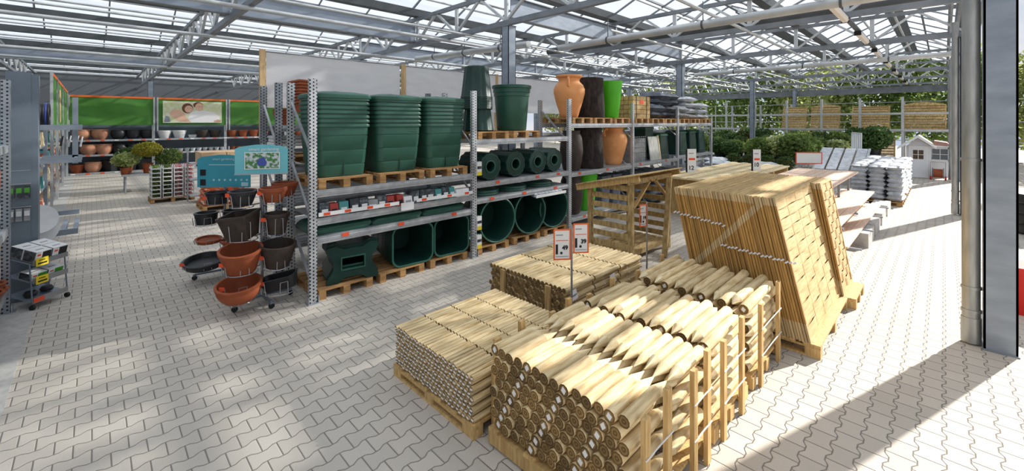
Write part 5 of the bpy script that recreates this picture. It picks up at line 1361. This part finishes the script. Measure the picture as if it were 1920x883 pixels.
flat('hand_print', [(0.86, 0.03), (0.97, 0.03), (0.99, 0.10), (0.93, 0.16), (0.86, 0.10)], 'skin', 3)
flat('woman_hair_print', ell(0.40, 0.68, 0.095, 0.24), 'hair_brown', 4)
flat('woman_face_print', ell(0.42, 0.64, 0.068, 0.17), 'skin_pale', 5)
flat('man_hair_print', ell(0.58, 0.84, 0.085, 0.15), 'hair_brown', 4)
flat('man_face_print', ell(0.60, 0.75, 0.072, 0.19), 'skin_pale', 5)
for cx, cy in ((0.43, 0.58), (0.62, 0.66)):
    flat('smile_print', [(cx - 0.025, cy), (cx, cy - 0.03), (cx + 0.025, cy), (cx, cy - 0.012)], 'white_card', 6)
    for dx in (-0.025, 0.022): flat('eye_print', ell(cx + dx, cy + 0.10, 0.008, 0.014, 8), 'hair_brown', 6)
# back wall shelf with pots
t = thing('pot_shelving', 'long back wall shelving full of terracotta, black and white pots', 'shelving', (-0.9, 28.5, 0))
for k in range(5): part('upright', MB().box(3.12 * k - 0.02, 0, 0, 3.12 * k + 0.10, 0.10, 2.5), 'galvanised', t)
for z in (0.08, 0.93, 1.64):
    part('shelf', MB().box(-0.05, 0, z - 0.05, 12.6, 0.9, z), 'grey_blue_frame', t)
    part('price_rail', MB().box(-0.05, -0.02, z - 0.07, 12.6, 0.0, z + 0.02), 'galvanised', t)
    for k in range(24): part('price_tag', MB().box(0.2 + 0.5 * k, -0.03, z - 0.055, 0.35 + 0.5 * k, -0.022, z + 0.005), 'price_red' if k % 3 else 'price_white', t)
part('back_sheet', MB().box(-0.05, 0.9, 0, 12.6, 0.92, 2.5), 'grey_paint', t)
belly_t = round_pot('belly_pot', 0.2, 0.30, 0.50, 'terracotta_pink', 0.05, 0.06, label='pot')
belly_b = round_pot('belly_pot', 0.18, 0.27, 0.48, 'black_plastic', 0.05, 0.06)
wht = round_pot('rimmed_pot', 0.20, 0.30, 0.42, 'white_plastic', 0.09)
brn = round_pot('rimmed_pot', 0.20, 0.29, 0.42, 'brown_plastic', 0.09)
ter = round_pot('rimmed_pot', 0.17, 0.25, 0.40, 'terracotta', 0.08)
sbl = Proto(set_tag(part('square_pot', MB().loft([rrect(0.5, 0.5, 0.03, 0), rrect(0.6, 0.6, 0.03, 0.55), rrect(0.53, 0.53, 0.03, 0.55), rrect(0.45, 0.45, 0.03, 0.05)]), 'black_plastic', None, True), 's', 'pot'))
smw = round_pot('small_pot', 0.08, 0.12, 0.17, 'white_plastic', 0.03); smt = round_pot('small_pot', 0.08, 0.12, 0.17, 'terracotta', 0.03)
def row(P, xs, z, what, sh, y=28.85):
    for x in xs: P.put((x, y, z), rn.uniform(0, 6), '%s on the %s shelf of the back wall' % (what, sh), '%ss on the %s back shelf' % (what, sh))
row(belly_t, (-0.35, 0.28), 1.642, 'pinkish terracotta belly pot', 'top'); row(belly_b, (0.95, 1.5, 2.05), 1.642, 'black belly pot', 'top')
row(wht, (2.72, 3.35), 1.642, 'large white rimmed pot', 'top'); row(brn, (4.35, 4.95), 1.642, 'dark brown rimmed pot', 'top')
row(smw, (3.85, 4.0), 1.642, 'small white pot', 'top')
row(ter, (5.75, 6.3, 6.85, 7.4, 8.1, 8.7, 9.3, 10.0, 10.6, 11.2), 1.642, 'terracotta rimmed pot', 'top')
row(belly_t, (-0.1, 0.42), 0.932, 'pinkish terracotta belly pot', 'middle'); row(belly_b, (1.0, 1.5, 2.0), 0.932, 'black belly pot', 'middle')
row(smw, [2.6 + 0.27 * k for k in range(11)], 0.932, 'small white pot', 'middle'); row(smt, [5.8 + 0.27 * k for k in range(20)], 0.932, 'small terracotta pot', 'middle')
row(ter, (-0.5,), 0.082, 'terracotta rimmed pot', 'bottom'); row(belly_t, (0.05,), 0.082, 'wide pinkish terracotta pot', 'bottom'); row(sbl, (0.7, 1.35, 2.0), 0.082, 'square black planter', 'bottom')
row(smw, [2.8 + 0.3 * k for k in range(9)], 0.082, 'small white pot', 'bottom'); row(wht, (6.0, 6.7, 7.4, 8.1, 9.0), 0.082, 'large white rimmed pot', 'bottom')

# ---------------------------------------------------------------- foliage helper
def foliage(name, n, sx, sy, sz, leaf, mt, seed=0, cz=0.5, shell=0.55):
    r_ = random.Random(seed); m = MB()
    for _ in range(n):
        while True:
            p = Vector((r_.uniform(-1, 1), r_.uniform(-1, 1), r_.uniform(-1, 1)))
            if shell < p.length < 1: break
        p = Vector((p.x * sx, p.y * sy, p.z * sz + cz))
        a = Vector((r_.uniform(-1, 1), r_.uniform(-1, 1), r_.uniform(-0.4, 1))).normalized() * leaf * r_.uniform(0.6, 1.3)
        b_ = a.cross(Vector((r_.uniform(-1, 1), r_.uniform(-1, 1), r_.uniform(-1, 1)))).normalized() * leaf * 0.42
        k = len(m.v); m.v += [tuple(p), tuple(p + a * 0.5 + b_), tuple(p + a), tuple(p + a * 0.5 - b_)]; m.face((k, k + 1, k + 2, k + 3))
    return m.mesh(name, mt)
# topiary and mixed plants on a table at the aisle middle
t = thing('plant_table', 'grey wheeled plant table in the far aisle', 'table', (1.45, 20.6, 0))
for x in (-0.6, 0.6):
    for y in (-0.5, 0.5): part('leg', MB().box(x - 0.02, y - 0.02, 0, x + 0.02, y + 0.02, 0.62), 'galvanised', t)
part('tray', MB().box(-0.7, -0.6, 0.60, 0.7, 0.6, 0.66), 'galvanised', t)
def potted(name, label, cat, loc, fol, fm, pot_r=0.15, pot_h=0.22, pm='terracotta', group=None):
    t = thing(name, label, cat, loc, rn.uniform(0, 6), group)
    part('pot', MB().lathe([(pot_r * 0.7, 0), (pot_r, pot_h), (pot_r * 1.06, pot_h), (pot_r * 1.06, pot_h + 0.02), (pot_r * 0.9, pot_h + 0.02), (pot_r * 0.6, 0.04)], 16), pm, t, True)
    part('stem', MB().cyl((0, 0, 0.03), (0, 0, pot_h + 0.15), 0.015, n=6), 'bark', t)
    part('foliage', fol, None, t, loc=(0, 0, pot_h))
    return t
f_top = foliage('foliage', 2600, 0.42, 0.42, 0.26, 0.06, 'leaf_yellow', 1, 0.5, 0.8)
f_mix = foliage('foliage', 900, 0.38, 0.38, 0.26, 0.09, 'leaf_pale', 2, 0.28)
f_grn = foliage('foliage', 900, 0.40, 0.40, 0.32, 0.09, 'leaf', 3, 0.32)
f_drk = foliage('foliage', 900, 0.38, 0.38, 0.34, 0.09, 'leaf_dark', 4, 0.34)
potted('topiary_dome', 'clipped yellow-green topiary dome on the far plant table', 'plant', (1.45, 20.3, 0.66), f_top, 0, 0.16, 0.34)
potted('leafy_plant', 'pale flowering leafy plant left of the topiary dome', 'plant', (0.85, 20.3, 0.66), f_mix, 0)
potted('leafy_plant', 'dark leafy plant behind the topiary dome', 'plant', (0.95, 21.0, 0.66), f_drk, 0)
potted('leafy_plant', 'green leafy plant right of the topiary dome', 'plant', (2.05, 20.2, 0.66), f_grn, 0)
# stacked trays of bedding plants
pallet_root('wooden_pallet', 1.1, 0.85, 'wooden pallet under the stacked plant trays', (1.83, 17.45, 0))
trm = thing('plant_tray', 't', 'tray')
part('tray', MB().box(-0.12, -0.18, 0, 0.12, 0.18, 0.012).box(-0.12, -0.18, 0.012, 0.12, -0.17, 0.035).box(-0.12, 0.17, 0.012, 0.12, 0.18, 0.035).box(-0.12, -0.17, 0.012, -0.112, 0.17, 0.035).box(0.112, -0.17, 0.012, 0.12, 0.17, 0.035), 'white_plastic', trm)
part('seedlings', foliage('seedlings', 160, 0.105, 0.16, 0.035, 0.04, 'leaf', 5, 0.065, 0.1), None, trm)
part('corner_post', MB().box(-0.12, -0.18, 0, -0.10, -0.165, 0.125).box(0.10, -0.18, 0, 0.12, -0.165, 0.125), 'white_plastic', trm)
trm2 = thing('plant_tray', 't', 'tray')
for o in list(trm.children):
    c = o.copy(); COL.objects.link(c); c.parent = trm2
    if c.name.startswith('seedlings'): c.data = foliage('seedlings', 160, 0.105, 0.16, 0.035, 0.04, 'petal', 6, 0.065, 0.1)
PTa, PTb = Proto(trm), Proto(trm2)
for c_ in range(4):
    for r_ in range(8):
        for d_ in (0, 1):
            (PTa if c_ < 2 else PTb).put((1.42 + 0.275 * c_, 17.25 + 0.40 * d_, 0.142 + 0.127 * r_), 0, '%s plant tray in the stack of trays, %s column, %s row' % (('green' if c_ < 2 else 'reddish'), ['first', 'second', 'third', 'fourth'][c_], 'front' if d_ == 0 else 'back'), 'plant trays, column %s %s' % ('abcd'[c_], 'front' if d_ == 0 else 'back'))
# orange bags with cartons on top
pallet_root('wooden_pallet', 1.1, 1.1, 'wooden pallet under the orange bags', (2.75, 15.0, 0))
ob = Proto(set_tag(part('orange_bag', bag_mesh('orange_bag', 0.50, 0.34, 0.14, 'bag_orange', 5), None), 'b', 'bag'))
for r_ in range(9):
    for a in range(2):
        for b_ in range(3): ob.put((2.48 + 0.52 * a + rn.uniform(-0.02, 0.02), 14.62 + 0.37 * b_, 0.142 + 0.128 * r_), R(rn.uniform(-4, 4)), 'orange lettered bag in the pallet stack behind the teal signs', 'orange bags on the pallet')
for i, (x, y) in enumerate(((2.45, 14.9), (3.05, 14.9))):
    solo('cardboard_box', MB().box(-0.29, -0.5, 0, 0.29, 0.5, 0.33), 'carton', 'flat brown cardboard box on top of the orange bags, %s' % ['left', 'right'][i], 'box', (x, y, 1.32))
# more boxed goods between rear rack and back wall
t = thing('display_gondola', 'low gondola of mixed packets left of the orange bags', 'gondola', (2.35, 16.2, 0))
part('shelf', MB().box(-0.2, 0, 0.2, 0.9, 0.5, 0.24).box(-0.2, 0, 0.7, 0.9, 0.5, 0.74).box(-0.2, 0, 1.2, 0.9, 0.5, 1.24), 'galvanised', t); part('frame', MB().box(-0.22, 0.48, 0, -0.18, 0.52, 1.7).box(0.88, 0.48, 0, 0.92, 0.52, 1.7), 'galvanised', t)
# ================================================================ behind the timber: decking display, bags, playhouse, plants
t = thing('decking_display', 'metal stepped stand carrying reddish decking boards', 'display stand', (9.4, 1.2, 0))
for x in (0.1, 1.9, 3.7, 5.2):
    for y, z in ((0.05, 0.30), (0.30, 0.62), (0.62, 1.12), (1.9, 1.12)): part('support_post', MB().box(x - 0.025, y - 0.025, 0, x + 0.025, y + 0.025, z), 'grey_blue_frame', t)
    part('cross_rail', MB().box(x - 0.02, 0.55, 1.09, x + 0.02, 1.95, 1.13), 'grey_blue_frame', t); part('cross_rail', MB().box(x - 0.02, 0.05, 0.58, x + 0.02, 0.6, 0.62), 'grey_blue_frame', t); part('cross_rail', MB().box(x - 0.02, -0.2, 0.27, x + 0.02, 0.3, 0.30), 'grey_blue_frame', t)
bd = Proto(set_tag(part('decking_board', MB().box(0, 0, 0, 5.4, 0.145, 0.03), 'decking_wood'), 'd', 'board'))
for k in range(9): bd.put((9.35, 1.62 + 0.155 * k, 1.132), 0, 'reddish decking board on the top tier, running away behind the fence panels', 'decking boards, top tier')
for k in range(4): bd.put((9.45, 1.30 + 0.155 * k, 0.622), 0, 'pinkish decking board on the middle tier of the stepped stand', 'decking boards, middle tier')
for k in range(3): bd.put((9.35, 1.17 + 0.14 * k * 1.07, 0.302), 0, 'pinkish decking board on the lowest tier of the stepped stand', 'decking boards, lowest tier')
t = thing('red_bracket', 'dark red corner bracket lying at the decking board ends', 'bracket', (9.5, 1.9, 1.166))
part('plate', MB().box(0, 0, 0, 0.5, 0.12, 0.02).box(0.15, 0.12, 0, 0.35, 0.4, 0.02), 'terracotta', t)
cb = Proto(set_tag(part('concrete_step', MB().poly([(0, 0), (1.0, 0), (1.0, 0.28), (0.02, 0.28), (0, 0.26)], 0, 0.35, axis='y'), 'concrete'), 'c', 'block'))
for i, x in enumerate((10.95, 12.2, 13.6, 15.0)):
    cb.put((x, 1.05, 0), R(90) if False else 0, 'grey concrete step block on the paving before the decking stand, %s from the camera' % ordi[i].replace('leftmost', 'first'), 'concrete step blocks')
t = thing('timber_offcut', 'short upright yellow timber offcut beside the concrete steps', 'timber', (15.1, 1.55, 0))
part('block', MB().box(0, 0, 0, 0.12, 0.6, 0.5), 'cut_wood', t); part('dark_hole', MB().box(-0.004, 0.2, 0.2, 0, 0.32, 0.32), 'ink', t)
t = thing('sawn_board_stack', 'pale stack of sawn boards on trestles behind the fence panels', 'boards', (11.0, 3.6, 0))
for k in range(4): part('trestle', MB().box(0.4 + 1.6 * k, 0, 0, 0.5 + 1.6 * k, 1.8, 1.0), 'frame_wood', t)
for k in range(10): part('board', MB().box(0, 0.02 + 0.18 * k, 1.0, 5.6, 0.19 + 0.18 * k, 1.04 + 0.02 * (k % 2)), 'cut_wood', t)
# white bag pallets
sb = Proto(set_tag(part('white_bag', bag_mesh('white_bag', 0.60, 0.42, 0.15, 'bag_white', 8, 0.08), None), 'b', 'bag'))
for s_, (bx, nm) in enumerate(((16.95, 'nearest'), (18.6, 'second'), (20.3, 'furthest'))):
    pallet_root('wooden_pallet', 1.2, 1.2, 'wooden pallet under the %s stack of white bags' % nm, (bx + 0.62, 1.45, 0))
    for r_ in range(8):
        for a in range(2):
            for b_ in range(3):
                sb.put((bx + 0.32 + 0.60 * a + rn.uniform(-0.03, 0.03), 1.02 + 0.42 * b_ + rn.uniform(-0.02, 0.02), 0.142 + 0.132 * r_), R(rn.uniform(-6, 6)), 'shiny white bag in the %s stack by the walkway' % nm, 'white bags, %s stack' % nm)
# playhouse
t = thing('playhouse', 'small white wooden playhouse with pitched roof and side porch', 'playhouse', (26.4, -0.2, 0))
Y0, Y1, Y2 = 0.0, 0.60, 1.42
m = MB().poly([(Y1, 0), (Y2, 0), (Y2, 1.42), ((Y1 + Y2) / 2, 1.78), (Y1, 1.42)], 0, 1.3, axis='x')
part('house_body', m, 'paint_white', t)
part('porch_wall', MB().box(0.02, Y0, 0.80, 1.3, Y1, 0.86).box(0.02, Y0, 1.32, 0.08, Y1, 1.42).box(0.02, Y0, 0, 0.08, Y0 + 0.08, 1.42).box(1.2, Y0, 0, 1.26, Y1, 1.42), 'paint_white', t)
w = part('porch_window', MB().box(0.03, Y0 + 0.08, 0.86, 0.05, Y1 - 0.04, 1.32), 'window_dark', t)
part('window_bar', MB().box(0.015, Y0 + 0.31, 0.86, 0.04, Y0 + 0.33, 1.32).box(0.015, Y0 + 0.08, 1.08, 0.04, Y1 - 0.04, 1.10), 'white_card', w)
d_ = part('door', MB().box(-0.03, Y1 + 0.14, 0.06, 0.0, Y2 - 0.14, 1.38), 'paint_white', t)
part('door_frame', MB().poly([(Y1 + 0.09, 0.02), (Y2 - 0.09, 0.02), (Y2 - 0.09, 1.43), (Y1 + 0.09, 1.43)], -0.045, 0, holes=[[(Y1 + 0.14, 0.06), (Y2 - 0.14, 0.06), (Y2 - 0.14, 1.38), (Y1 + 0.14, 1.38)]], axis='x'), 'white_card', t)
w = part('door_window', MB().box(-0.04, Y1 + 0.24, 0.85, -0.03, Y2 - 0.24, 1.25), 'bark', d_)
part('window_bar', MB().box(-0.05, (Y1 + Y2) / 2 - 0.012, 0.85, -0.04, (Y1 + Y2) / 2 + 0.012, 1.25).box(-0.05, Y1 + 0.24, 1.04, -0.04, Y2 - 0.24, 1.06), 'white_card', d_)
c_ = (Y1 + Y2) / 2
part('roof', MB().poly([(Y1 - 0.16, 1.35), (c_, 1.84), (Y2 + 0.26, 1.29), (Y2 + 0.26, 1.36), (c_, 1.92), (Y1 - 0.16, 1.42)], -0.25, 1.45, axis='x'), 'roof_tile', t)
part('barge_board', MB().poly([(Y1 - 0.18, 1.32), (c_, 1.80), (Y2 + 0.28, 1.25), (Y2 + 0.28, 1.37), (c_, 1.93), (Y1 - 0.18, 1.44)], -0.29, -0.25, axis='x'), 'white_card', t)
part('porch_roof', MB().poly([(Y0 - 0.08, 1.40), (Y1, 1.44), (Y1, 1.48), (Y0 - 0.08, 1.44)], -0.06, 1.4, axis='x'), 'white_card', t)
part('porch_tiles', MB().poly([(Y0 - 0.02, 1.45), (Y1 - 0.05, 1.48), (Y1 - 0.10, 1.68), (Y0 + 0.1, 1.60)], 0.1, 1.3, axis='x'), 'roof_tile', t)
t = thing('hose_reel', 'red and black hose reel cart in the playhouse porch', 'hose reel', (26.1, -0.05, 0))
part('drum', MB().cyl((0, 0.08, 0.28), (0, 0.38, 0.28), 0.19, n=20), 'terracotta', t, True)
part('flange', MB().cyl((0, 0.05, 0.28), (0, 0.07, 0.28), 0.24, n=20).cyl((0, 0.39, 0.28), (0, 0.41, 0.28), 0.24, n=20), 'black_plastic', t, True)
for y in (0.0, 0.46): part('wheel', MB().cyl((-0.02, y - 0.03, 0.08), (-0.02, y + 0.03, 0.08), 0.08, n=14), 'red_plastic', t, True)
part('handle', MB().tube([(0.1, 0.0, 0.1), (0.2, 0.0, 0.75), (0.2, 0.46, 0.75), (0.1, 0.46, 0.1)], 0.014), 'wire', t)
# far cantilever rack with leaning panels
t = thing('cantilever_rack', 'tall galvanised rack across the far end holding leaning panels', 'rack', (33.0, -0.3, 0))
for k in range(8):
    y = 1.9 * k
    part('upright', MB().box(-0.06, y, 0, 0.06, y + 0.12, 3.95), 'roof_pipe', t); part('rear_upright', MB().box(1.2, y, 0, 1.3, y + 0.12, 3.7), 'galvanised', t)
for z in (2.05, 3.0): 
    part('front_rail', MB().box(-0.08, 0, z - 0.05, -0.02, 13.6, z + 0.05), 'roof_pipe', t)
    part('rear_rail', MB().box(1.2, 0, z - 0.06, 1.3, 13.6, z + 0.02), 'roof_pipe', t)
part('deck', MB().box(-0.02, 0, 1.95, 1.25, 13.6, 2.0), 'galvanised', t)
def arch_panel(w, h, arch, label, m_='panel_wood'):
    t = thing('arched_panel', label, 'fence panel')
    pts = [(0, 0), (w, 0), (w, h)] + [(w * (1 - k / 8), h + arch * math.sin(PI * k / 8)) for k in range(1, 8)] + [(0, h)]
    part('frame', MB().poly(pts, 0.0, 0.06, holes=[[(0.06, 0.06), (w - 0.06, 0.06), (w - 0.06, h - 0.05), (0.06, h - 0.05)]], axis='x'), m_, t)
    for k in range(9): part('board', MB().box(0.015, 0.05, 0.07 + (h - 0.12) * k / 9, 0.04, w - 0.05, 0.07 + (h - 0.12) * (k + 0.82) / 9), m_, t)
    return t
for i, (y, w, arch, ry, n) in enumerate(((-0.1, 1.85, 0.16, 20, 6), (2.25, 1.75, 0.0, 22, 6), (4.6, 1.5, 0.16, 20, 5), (6.35, 1.35, 0.0, 20, 5))):
    P = Proto(arch_panel(w, 1.58, arch, 'x', 'shed_wood'))
    for k in range(n):
        P.put((33.1 + 0.08 * k, y, 2.01), rot=(0, R(ry), 0), label=('foremost' if k == 0 else 'inner') + ' %s fence panel leaning on the far rack, %s group' % ('arched' if arch else 'straight', ['right-hand', 'second', 'third', 'left-hand'][i]), group='panels on the far rack, %s group' % ['right', 'second', 'third', 'left'][i])
for i, (y, w) in enumerate(((2.0, 1.0), (5.2, 1.6), (7.2, 1.6))):
    P = Proto(arch_panel(w, 1.6, 0, 'x', 'shed_wood')); 
    for k in range(3): P.put((33.15 + 0.1 * k, y, 0.0), rot=(0, R(8), 0), label='brown panel standing on the ground under the far rack, %s group' % ['right', 'middle', 'left'][i], group='panels under the far rack, %s' % ['right', 'middle', 'left'][i])
# far fence
t = thing('mesh_fence', 'thin grey mesh fence outside the far end of the hall', 'fence', (37.5, -4, 0))
for k in range(16): part('fence_post', MB().box(-0.03, 2.5 * k, 0, 0.03, 2.5 * k + 0.06, 3.9), 'roof_pipe', t)
for z in (0.1, 1.3, 2.5, 3.8): part('fence_rail', MB().box(-0.01, 0, z, 0.01, 38, z + 0.04), 'roof_pipe', t)
# trees beyond
def tree(x, y, h, r, seed, mt, label):
    t = thing('tree', label, 'tree', (x, y, 0))
    part('trunk', MB().cyl((0, 0, 0), (0.1, 0, h * 0.6), 0.16, 0.09, n=8), 'bark', t, True)
    for k in range(3): a = seed + k * 2.1; part('bough', MB().cyl((0.05, 0, h * (0.35 + 0.1 * k)), (math.cos(a) * r * 0.7, math.sin(a) * r * 0.7, h * (0.6 + 0.1 * k)), 0.06, 0.03, n=6), 'bark', t)
    part('crown', foliage('crown', 3600, r, r, h * 0.46, 0.34, mt, seed, h * 0.55, 0.35), None, t)
trees = [(41, -7, 8, 2.8), (42, -3, 7, 2.6), (41, 0.5, 8.5, 2.8), (43, 4, 7.5, 2.9), (41.5, 7.5, 8, 2.7), (43, 11, 8, 3), (41, 15, 7.5, 3), (43, 19, 8, 3), (42, 24, 8, 3), (43, 29, 8, 3), (42, 34, 8, 3)]
for i, (x, y, h, r) in enumerate(trees):
    tree(x, y, h, r, 30 + i, ['leaf', 'leaf_pale', 'leaf'][i % 3], '%s leafy tree beyond the far fence, counted from the right' % ['first', 'second', 'third', 'fourth', 'fifth', 'sixth', 'seventh', 'eighth', 'ninth', 'tenth', 'eleventh'][i])
# plant benches and plants, mid distance
def bench(x, y, w, d, label, h=0.7):
    t = thing('plant_bench', label, 'bench', (x, y, 0))
    for a in (0.05, w - 0.09):
        for b_ in (0.05, d - 0.09): part('leg', MB().box(a, b_, 0, a + 0.04, b_ + 0.04, h - 0.05), 'galvanised', t)
    part('bench_top', MB().box(0, 0, h - 0.05, w, d, h), 'galvanised', t); part('front_lip', MB().box(-0.02, 0, h - 0.05, 0, d, h + 0.05), 'roof_pipe', t)
benches = [(21.5, 4.2, 3.0, 2.2, 'plant bench with big feathery green plants'), (26.0, 3.4, 2.4, 2.4, 'plant bench with flowering shrubs nearer the playhouse'), (22.5, 7.2, 3.0, 2.0, 'plant bench left of the grey column'), (19.6, 8.2, 2.0, 4.0, 'plant bench behind the end of the rack'), (27.5, 7.0, 2.5, 3.5, 'rear plant bench under the leaning panels'), (29.6, 2.2, 1.6, 1.6, 'small bench of dark shrubs behind the white stand')]
for b_ in benches: bench(*b_)
F1 = foliage('foliage', 1500, 0.62, 0.62, 0.50, 0.13, 'leaf', 11, 0.48); F2 = foliage('foliage', 1500, 0.55, 0.55, 0.45, 0.11, 'leaf_pale', 12, 0.45); F3 = foliage('foliage', 1500, 0.55, 0.55, 0.50, 0.11, 'leaf_dark', 13, 0.48)
F4 = foliage('flowers', 140, 0.5, 0.5, 0.42, 0.09, 'petal_white', 14, 0.48, 0.9); F5 = foliage('flowers', 160, 0.5, 0.5, 0.42, 0.08, 'petal_red', 15, 0.48, 0.9)
def shrub(loc, F, fl, label, group, s=1.0):
    t = potted('shrub', label, 'plant', loc, F, 0, 0.17, 0.24, 'black_plastic', group)
    if fl: part('flowers', fl, None, t, loc=(0, 0, 0.24))
    t.scale = (s, s, s); return t
SH = [Proto(shrub((0, 0, 0), F, fl, 'x', 'y')) for F, fl in ((F1, None), (F2, F4), (F3, None), (F3, F5))]
desc = ['feathery green shrub', 'pale shrub with white blooms', 'dark green shrub', 'dark shrub with red blooms']
def plants(b_, nx, ny, kinds_, where, z=0.70, s=1.0):
    x, y, w, d = b_[:4]
    for i in range(nx):
        for j in range(ny):
            k = rn.choice(kinds_); o = SH[k].put((x + w * (i + 0.5) / nx + rn.uniform(-.1, .1), y + d * (j + 0.5) / ny + rn.uniform(-.1, .1), z), rn.uniform(0, 6), desc[k] + ' ' + where, desc[k] + 's ' + where)
            o.scale = (s, s, s * rn.uniform(0.8, 1.1))
plants(benches[0], 4, 3, [0, 0, 1], 'on the nearest bench right of the grey column', s=1.0)
plants(benches[1], 3, 3, [1, 1, 0, 3], 'on the bench in the middle distance', s=1.0)
plants(benches[2], 4, 3, [2, 0, 3], 'on the bench left of the grey column', s=0.8)
plants(benches[3], 2, 5, [0, 1, 0], 'behind the end of the rack', s=1.1)
plants(benches[4], 3, 4, [2, 2, 3], 'on the rear bench under the leaning panels', s=1.1)
plants(benches[5], 2, 2, [2], 'behind the white slatted stand', s=1.2)
for i, (x, y) in enumerate(((20.4, 4.6), (20.5, 5.3), (20.6, 6.0), (20.8, 6.7))):
    o = SH[3].put((x, y, 0.35), 0, 'low red-flowering plant in front of the nearest bench, %s from the right' % ['first', 'second', 'third', 'fourth'][i], 'low red plants before the bench'); o.scale = (0.6, 0.6, 0.6)
bench(20.0, 4.2, 1.0, 3.0, 'low bench with red flowering plants', 0.35)
# white slatted display frame and tilted roof sample
t = thing('slatted_frame', 'white metal frame of upright bars standing beyond the decking', 'stand', (24.0, 2.55, 0))
for k in range(6): part('upright_bar', MB().bar((0.3 * k, 0.22 * k * 0 + 0.1 * k, 0.9), (0.3 * k + 0.1, 0.1 * k, 2.0), 0.05), 'paint_white', t)
part('top_bar', MB().bar((0.05, 0, 2.0), (1.65, 0.5, 2.0), 0.05), 'paint_white', t); part('base_box', MB().box(-0.2, -0.2, 0, 1.8, 0.9, 0.9), 'grey_blue_frame', t)
t = thing('tilted_panel_rack', 'low tilted rack of pale glazed panels between decking and white bags', 'rack', (21.2, 2.2, 0))
part('frame', MB().bar((0, 0, 0.55), (2.2, 0, 1.35), 0.07).bar((0, 1.6, 0.55), (2.2, 1.6, 1.35), 0.07).box(0, 0, 0, 0.06, 1.6, 0.55).box(2.1, 0, 0, 2.16, 1.6, 1.3), 'roof_pipe', t)
for k in range(4): part('panel', MB().quadbox([(0.05, 0.05 + 0.4 * k, 0.58), (2.15, 0.05 + 0.4 * k, 1.34), (2.15, 0.38 + 0.4 * k, 1.34), (0.05, 0.38 + 0.4 * k, 0.58), (0.05, 0.05 + 0.4 * k, 0.61), (2.15, 0.05 + 0.4 * k, 1.37), (2.15, 0.38 + 0.4 * k, 1.37), (0.05, 0.38 + 0.4 * k, 0.61)]), 'bag_white', t)
t = thing('notice_board', 'small white notice with red border above the decking stand', 'sign', (18.0, 3.35, 0), R(-50))
part('post', MB().box(-0.02, 0, 0, 0.02, 0.03, 1.3), 'wire', t); part('board', MB().box(-0.42, -0.02, 1.05, 0.42, 0.0, 1.42), 'price_white', t)
part('red_border', MB().poly([(-0.44, 1.03), (0.44, 1.03), (0.44, 1.44), (-0.44, 1.44)], -0.022, 0.002, holes=[[(-0.41, 1.06), (0.41, 1.06), (0.41, 1.41), (-0.41, 1.41)]]), 'price_red', t)
# slabs and wrapped stacks beyond the rack end
gp = [(17.6, 5.6), (19.0, 5.0), (18.6, 6.6), (20.2, 8.0 - 0.7)]
for i, (x, y) in enumerate(gp):
    nm = ['nearest', 'second', 'third', 'fourth'][i]
    pallet_root('wooden_pallet', 1.0, 0.9, 'wooden pallet under the %s foil-wrapped stack beyond the rack' % nm, (x, y, 0))
    for q in range(5): gb[2].put((x, y, 0.142 + 0.145 * q), R(rn.uniform(-6, 6)), 'shiny foil-wrapped bag in the %s stack beyond the rack end' % nm, 'foil-wrapped bags beyond the rack, %s stack' % nm)
t = thing('slab_sample_stand', 'tilted stand of grey and reddish slab samples beyond the rack end', 'display stand', (18.2, 7.7, 0))
part('frame', MB().box(0, 0, 0, 1.6, 1.2, 0.75), 'galvanised', t)
for k in range(3): part('slab', MB().quadbox([(0.05 + 0.52 * k, 0, 0.78), (0.53 + 0.52 * k, 0, 0.78), (0.53 + 0.52 * k, 1.15, 1.0), (0.05 + 0.52 * k, 1.15, 1.0), (0.05 + 0.52 * k, 0, 0.82), (0.53 + 0.52 * k, 0, 0.82), (0.53 + 0.52 * k, 1.15, 1.04), (0.05 + 0.52 * k, 1.15, 1.04)]), ['grey_slab', 'decking_wood', 'grey_slab'][k], t)
# outside on the right, glimpsed past the column
t = thing('red_bin', 'red plastic bin just visible at the right picture edge', 'bin', (8.76, -0.80, 0))
part('body', MB().loft([rrect(0.4, 0.4, 0.05, 0), rrect(0.5, 0.5, 0.05, 0.55)]), 'red_plastic', t, True); part('rim', MB().loft([rrect(0.53, 0.53, 0.05, 0.55), rrect(0.53, 0.53, 0.05, 0.62)]), 'red_plastic', t, True)
t = thing('tyre_stack', 'stack of black tyres outside at the right picture edge', 'tyres', (14.95, -1.45, 0))
for k in range(4): part('tyre', MB().lathe([(0.2, 0.02), (0.30, 0), (0.34, 0.05), (0.34, 0.17), (0.30, 0.22), (0.2, 0.2)], 28, (0, 0, 0.225 * k)), 'black_rubber', t, True)
t = thing('red_hedge', 'red-leaved hedge outside at the right picture edge', 'hedge', (26, -4.2, 0))
part('foliage', foliage('foliage', 3500, 2.6, 1.2, 1.6, 0.2, 'leaf_red', 21, 3.1, 0.5), None, t); part('stem', MB().cyl((0, 0, 0), (0, 0, 2.6), 0.08), 'bark', t)
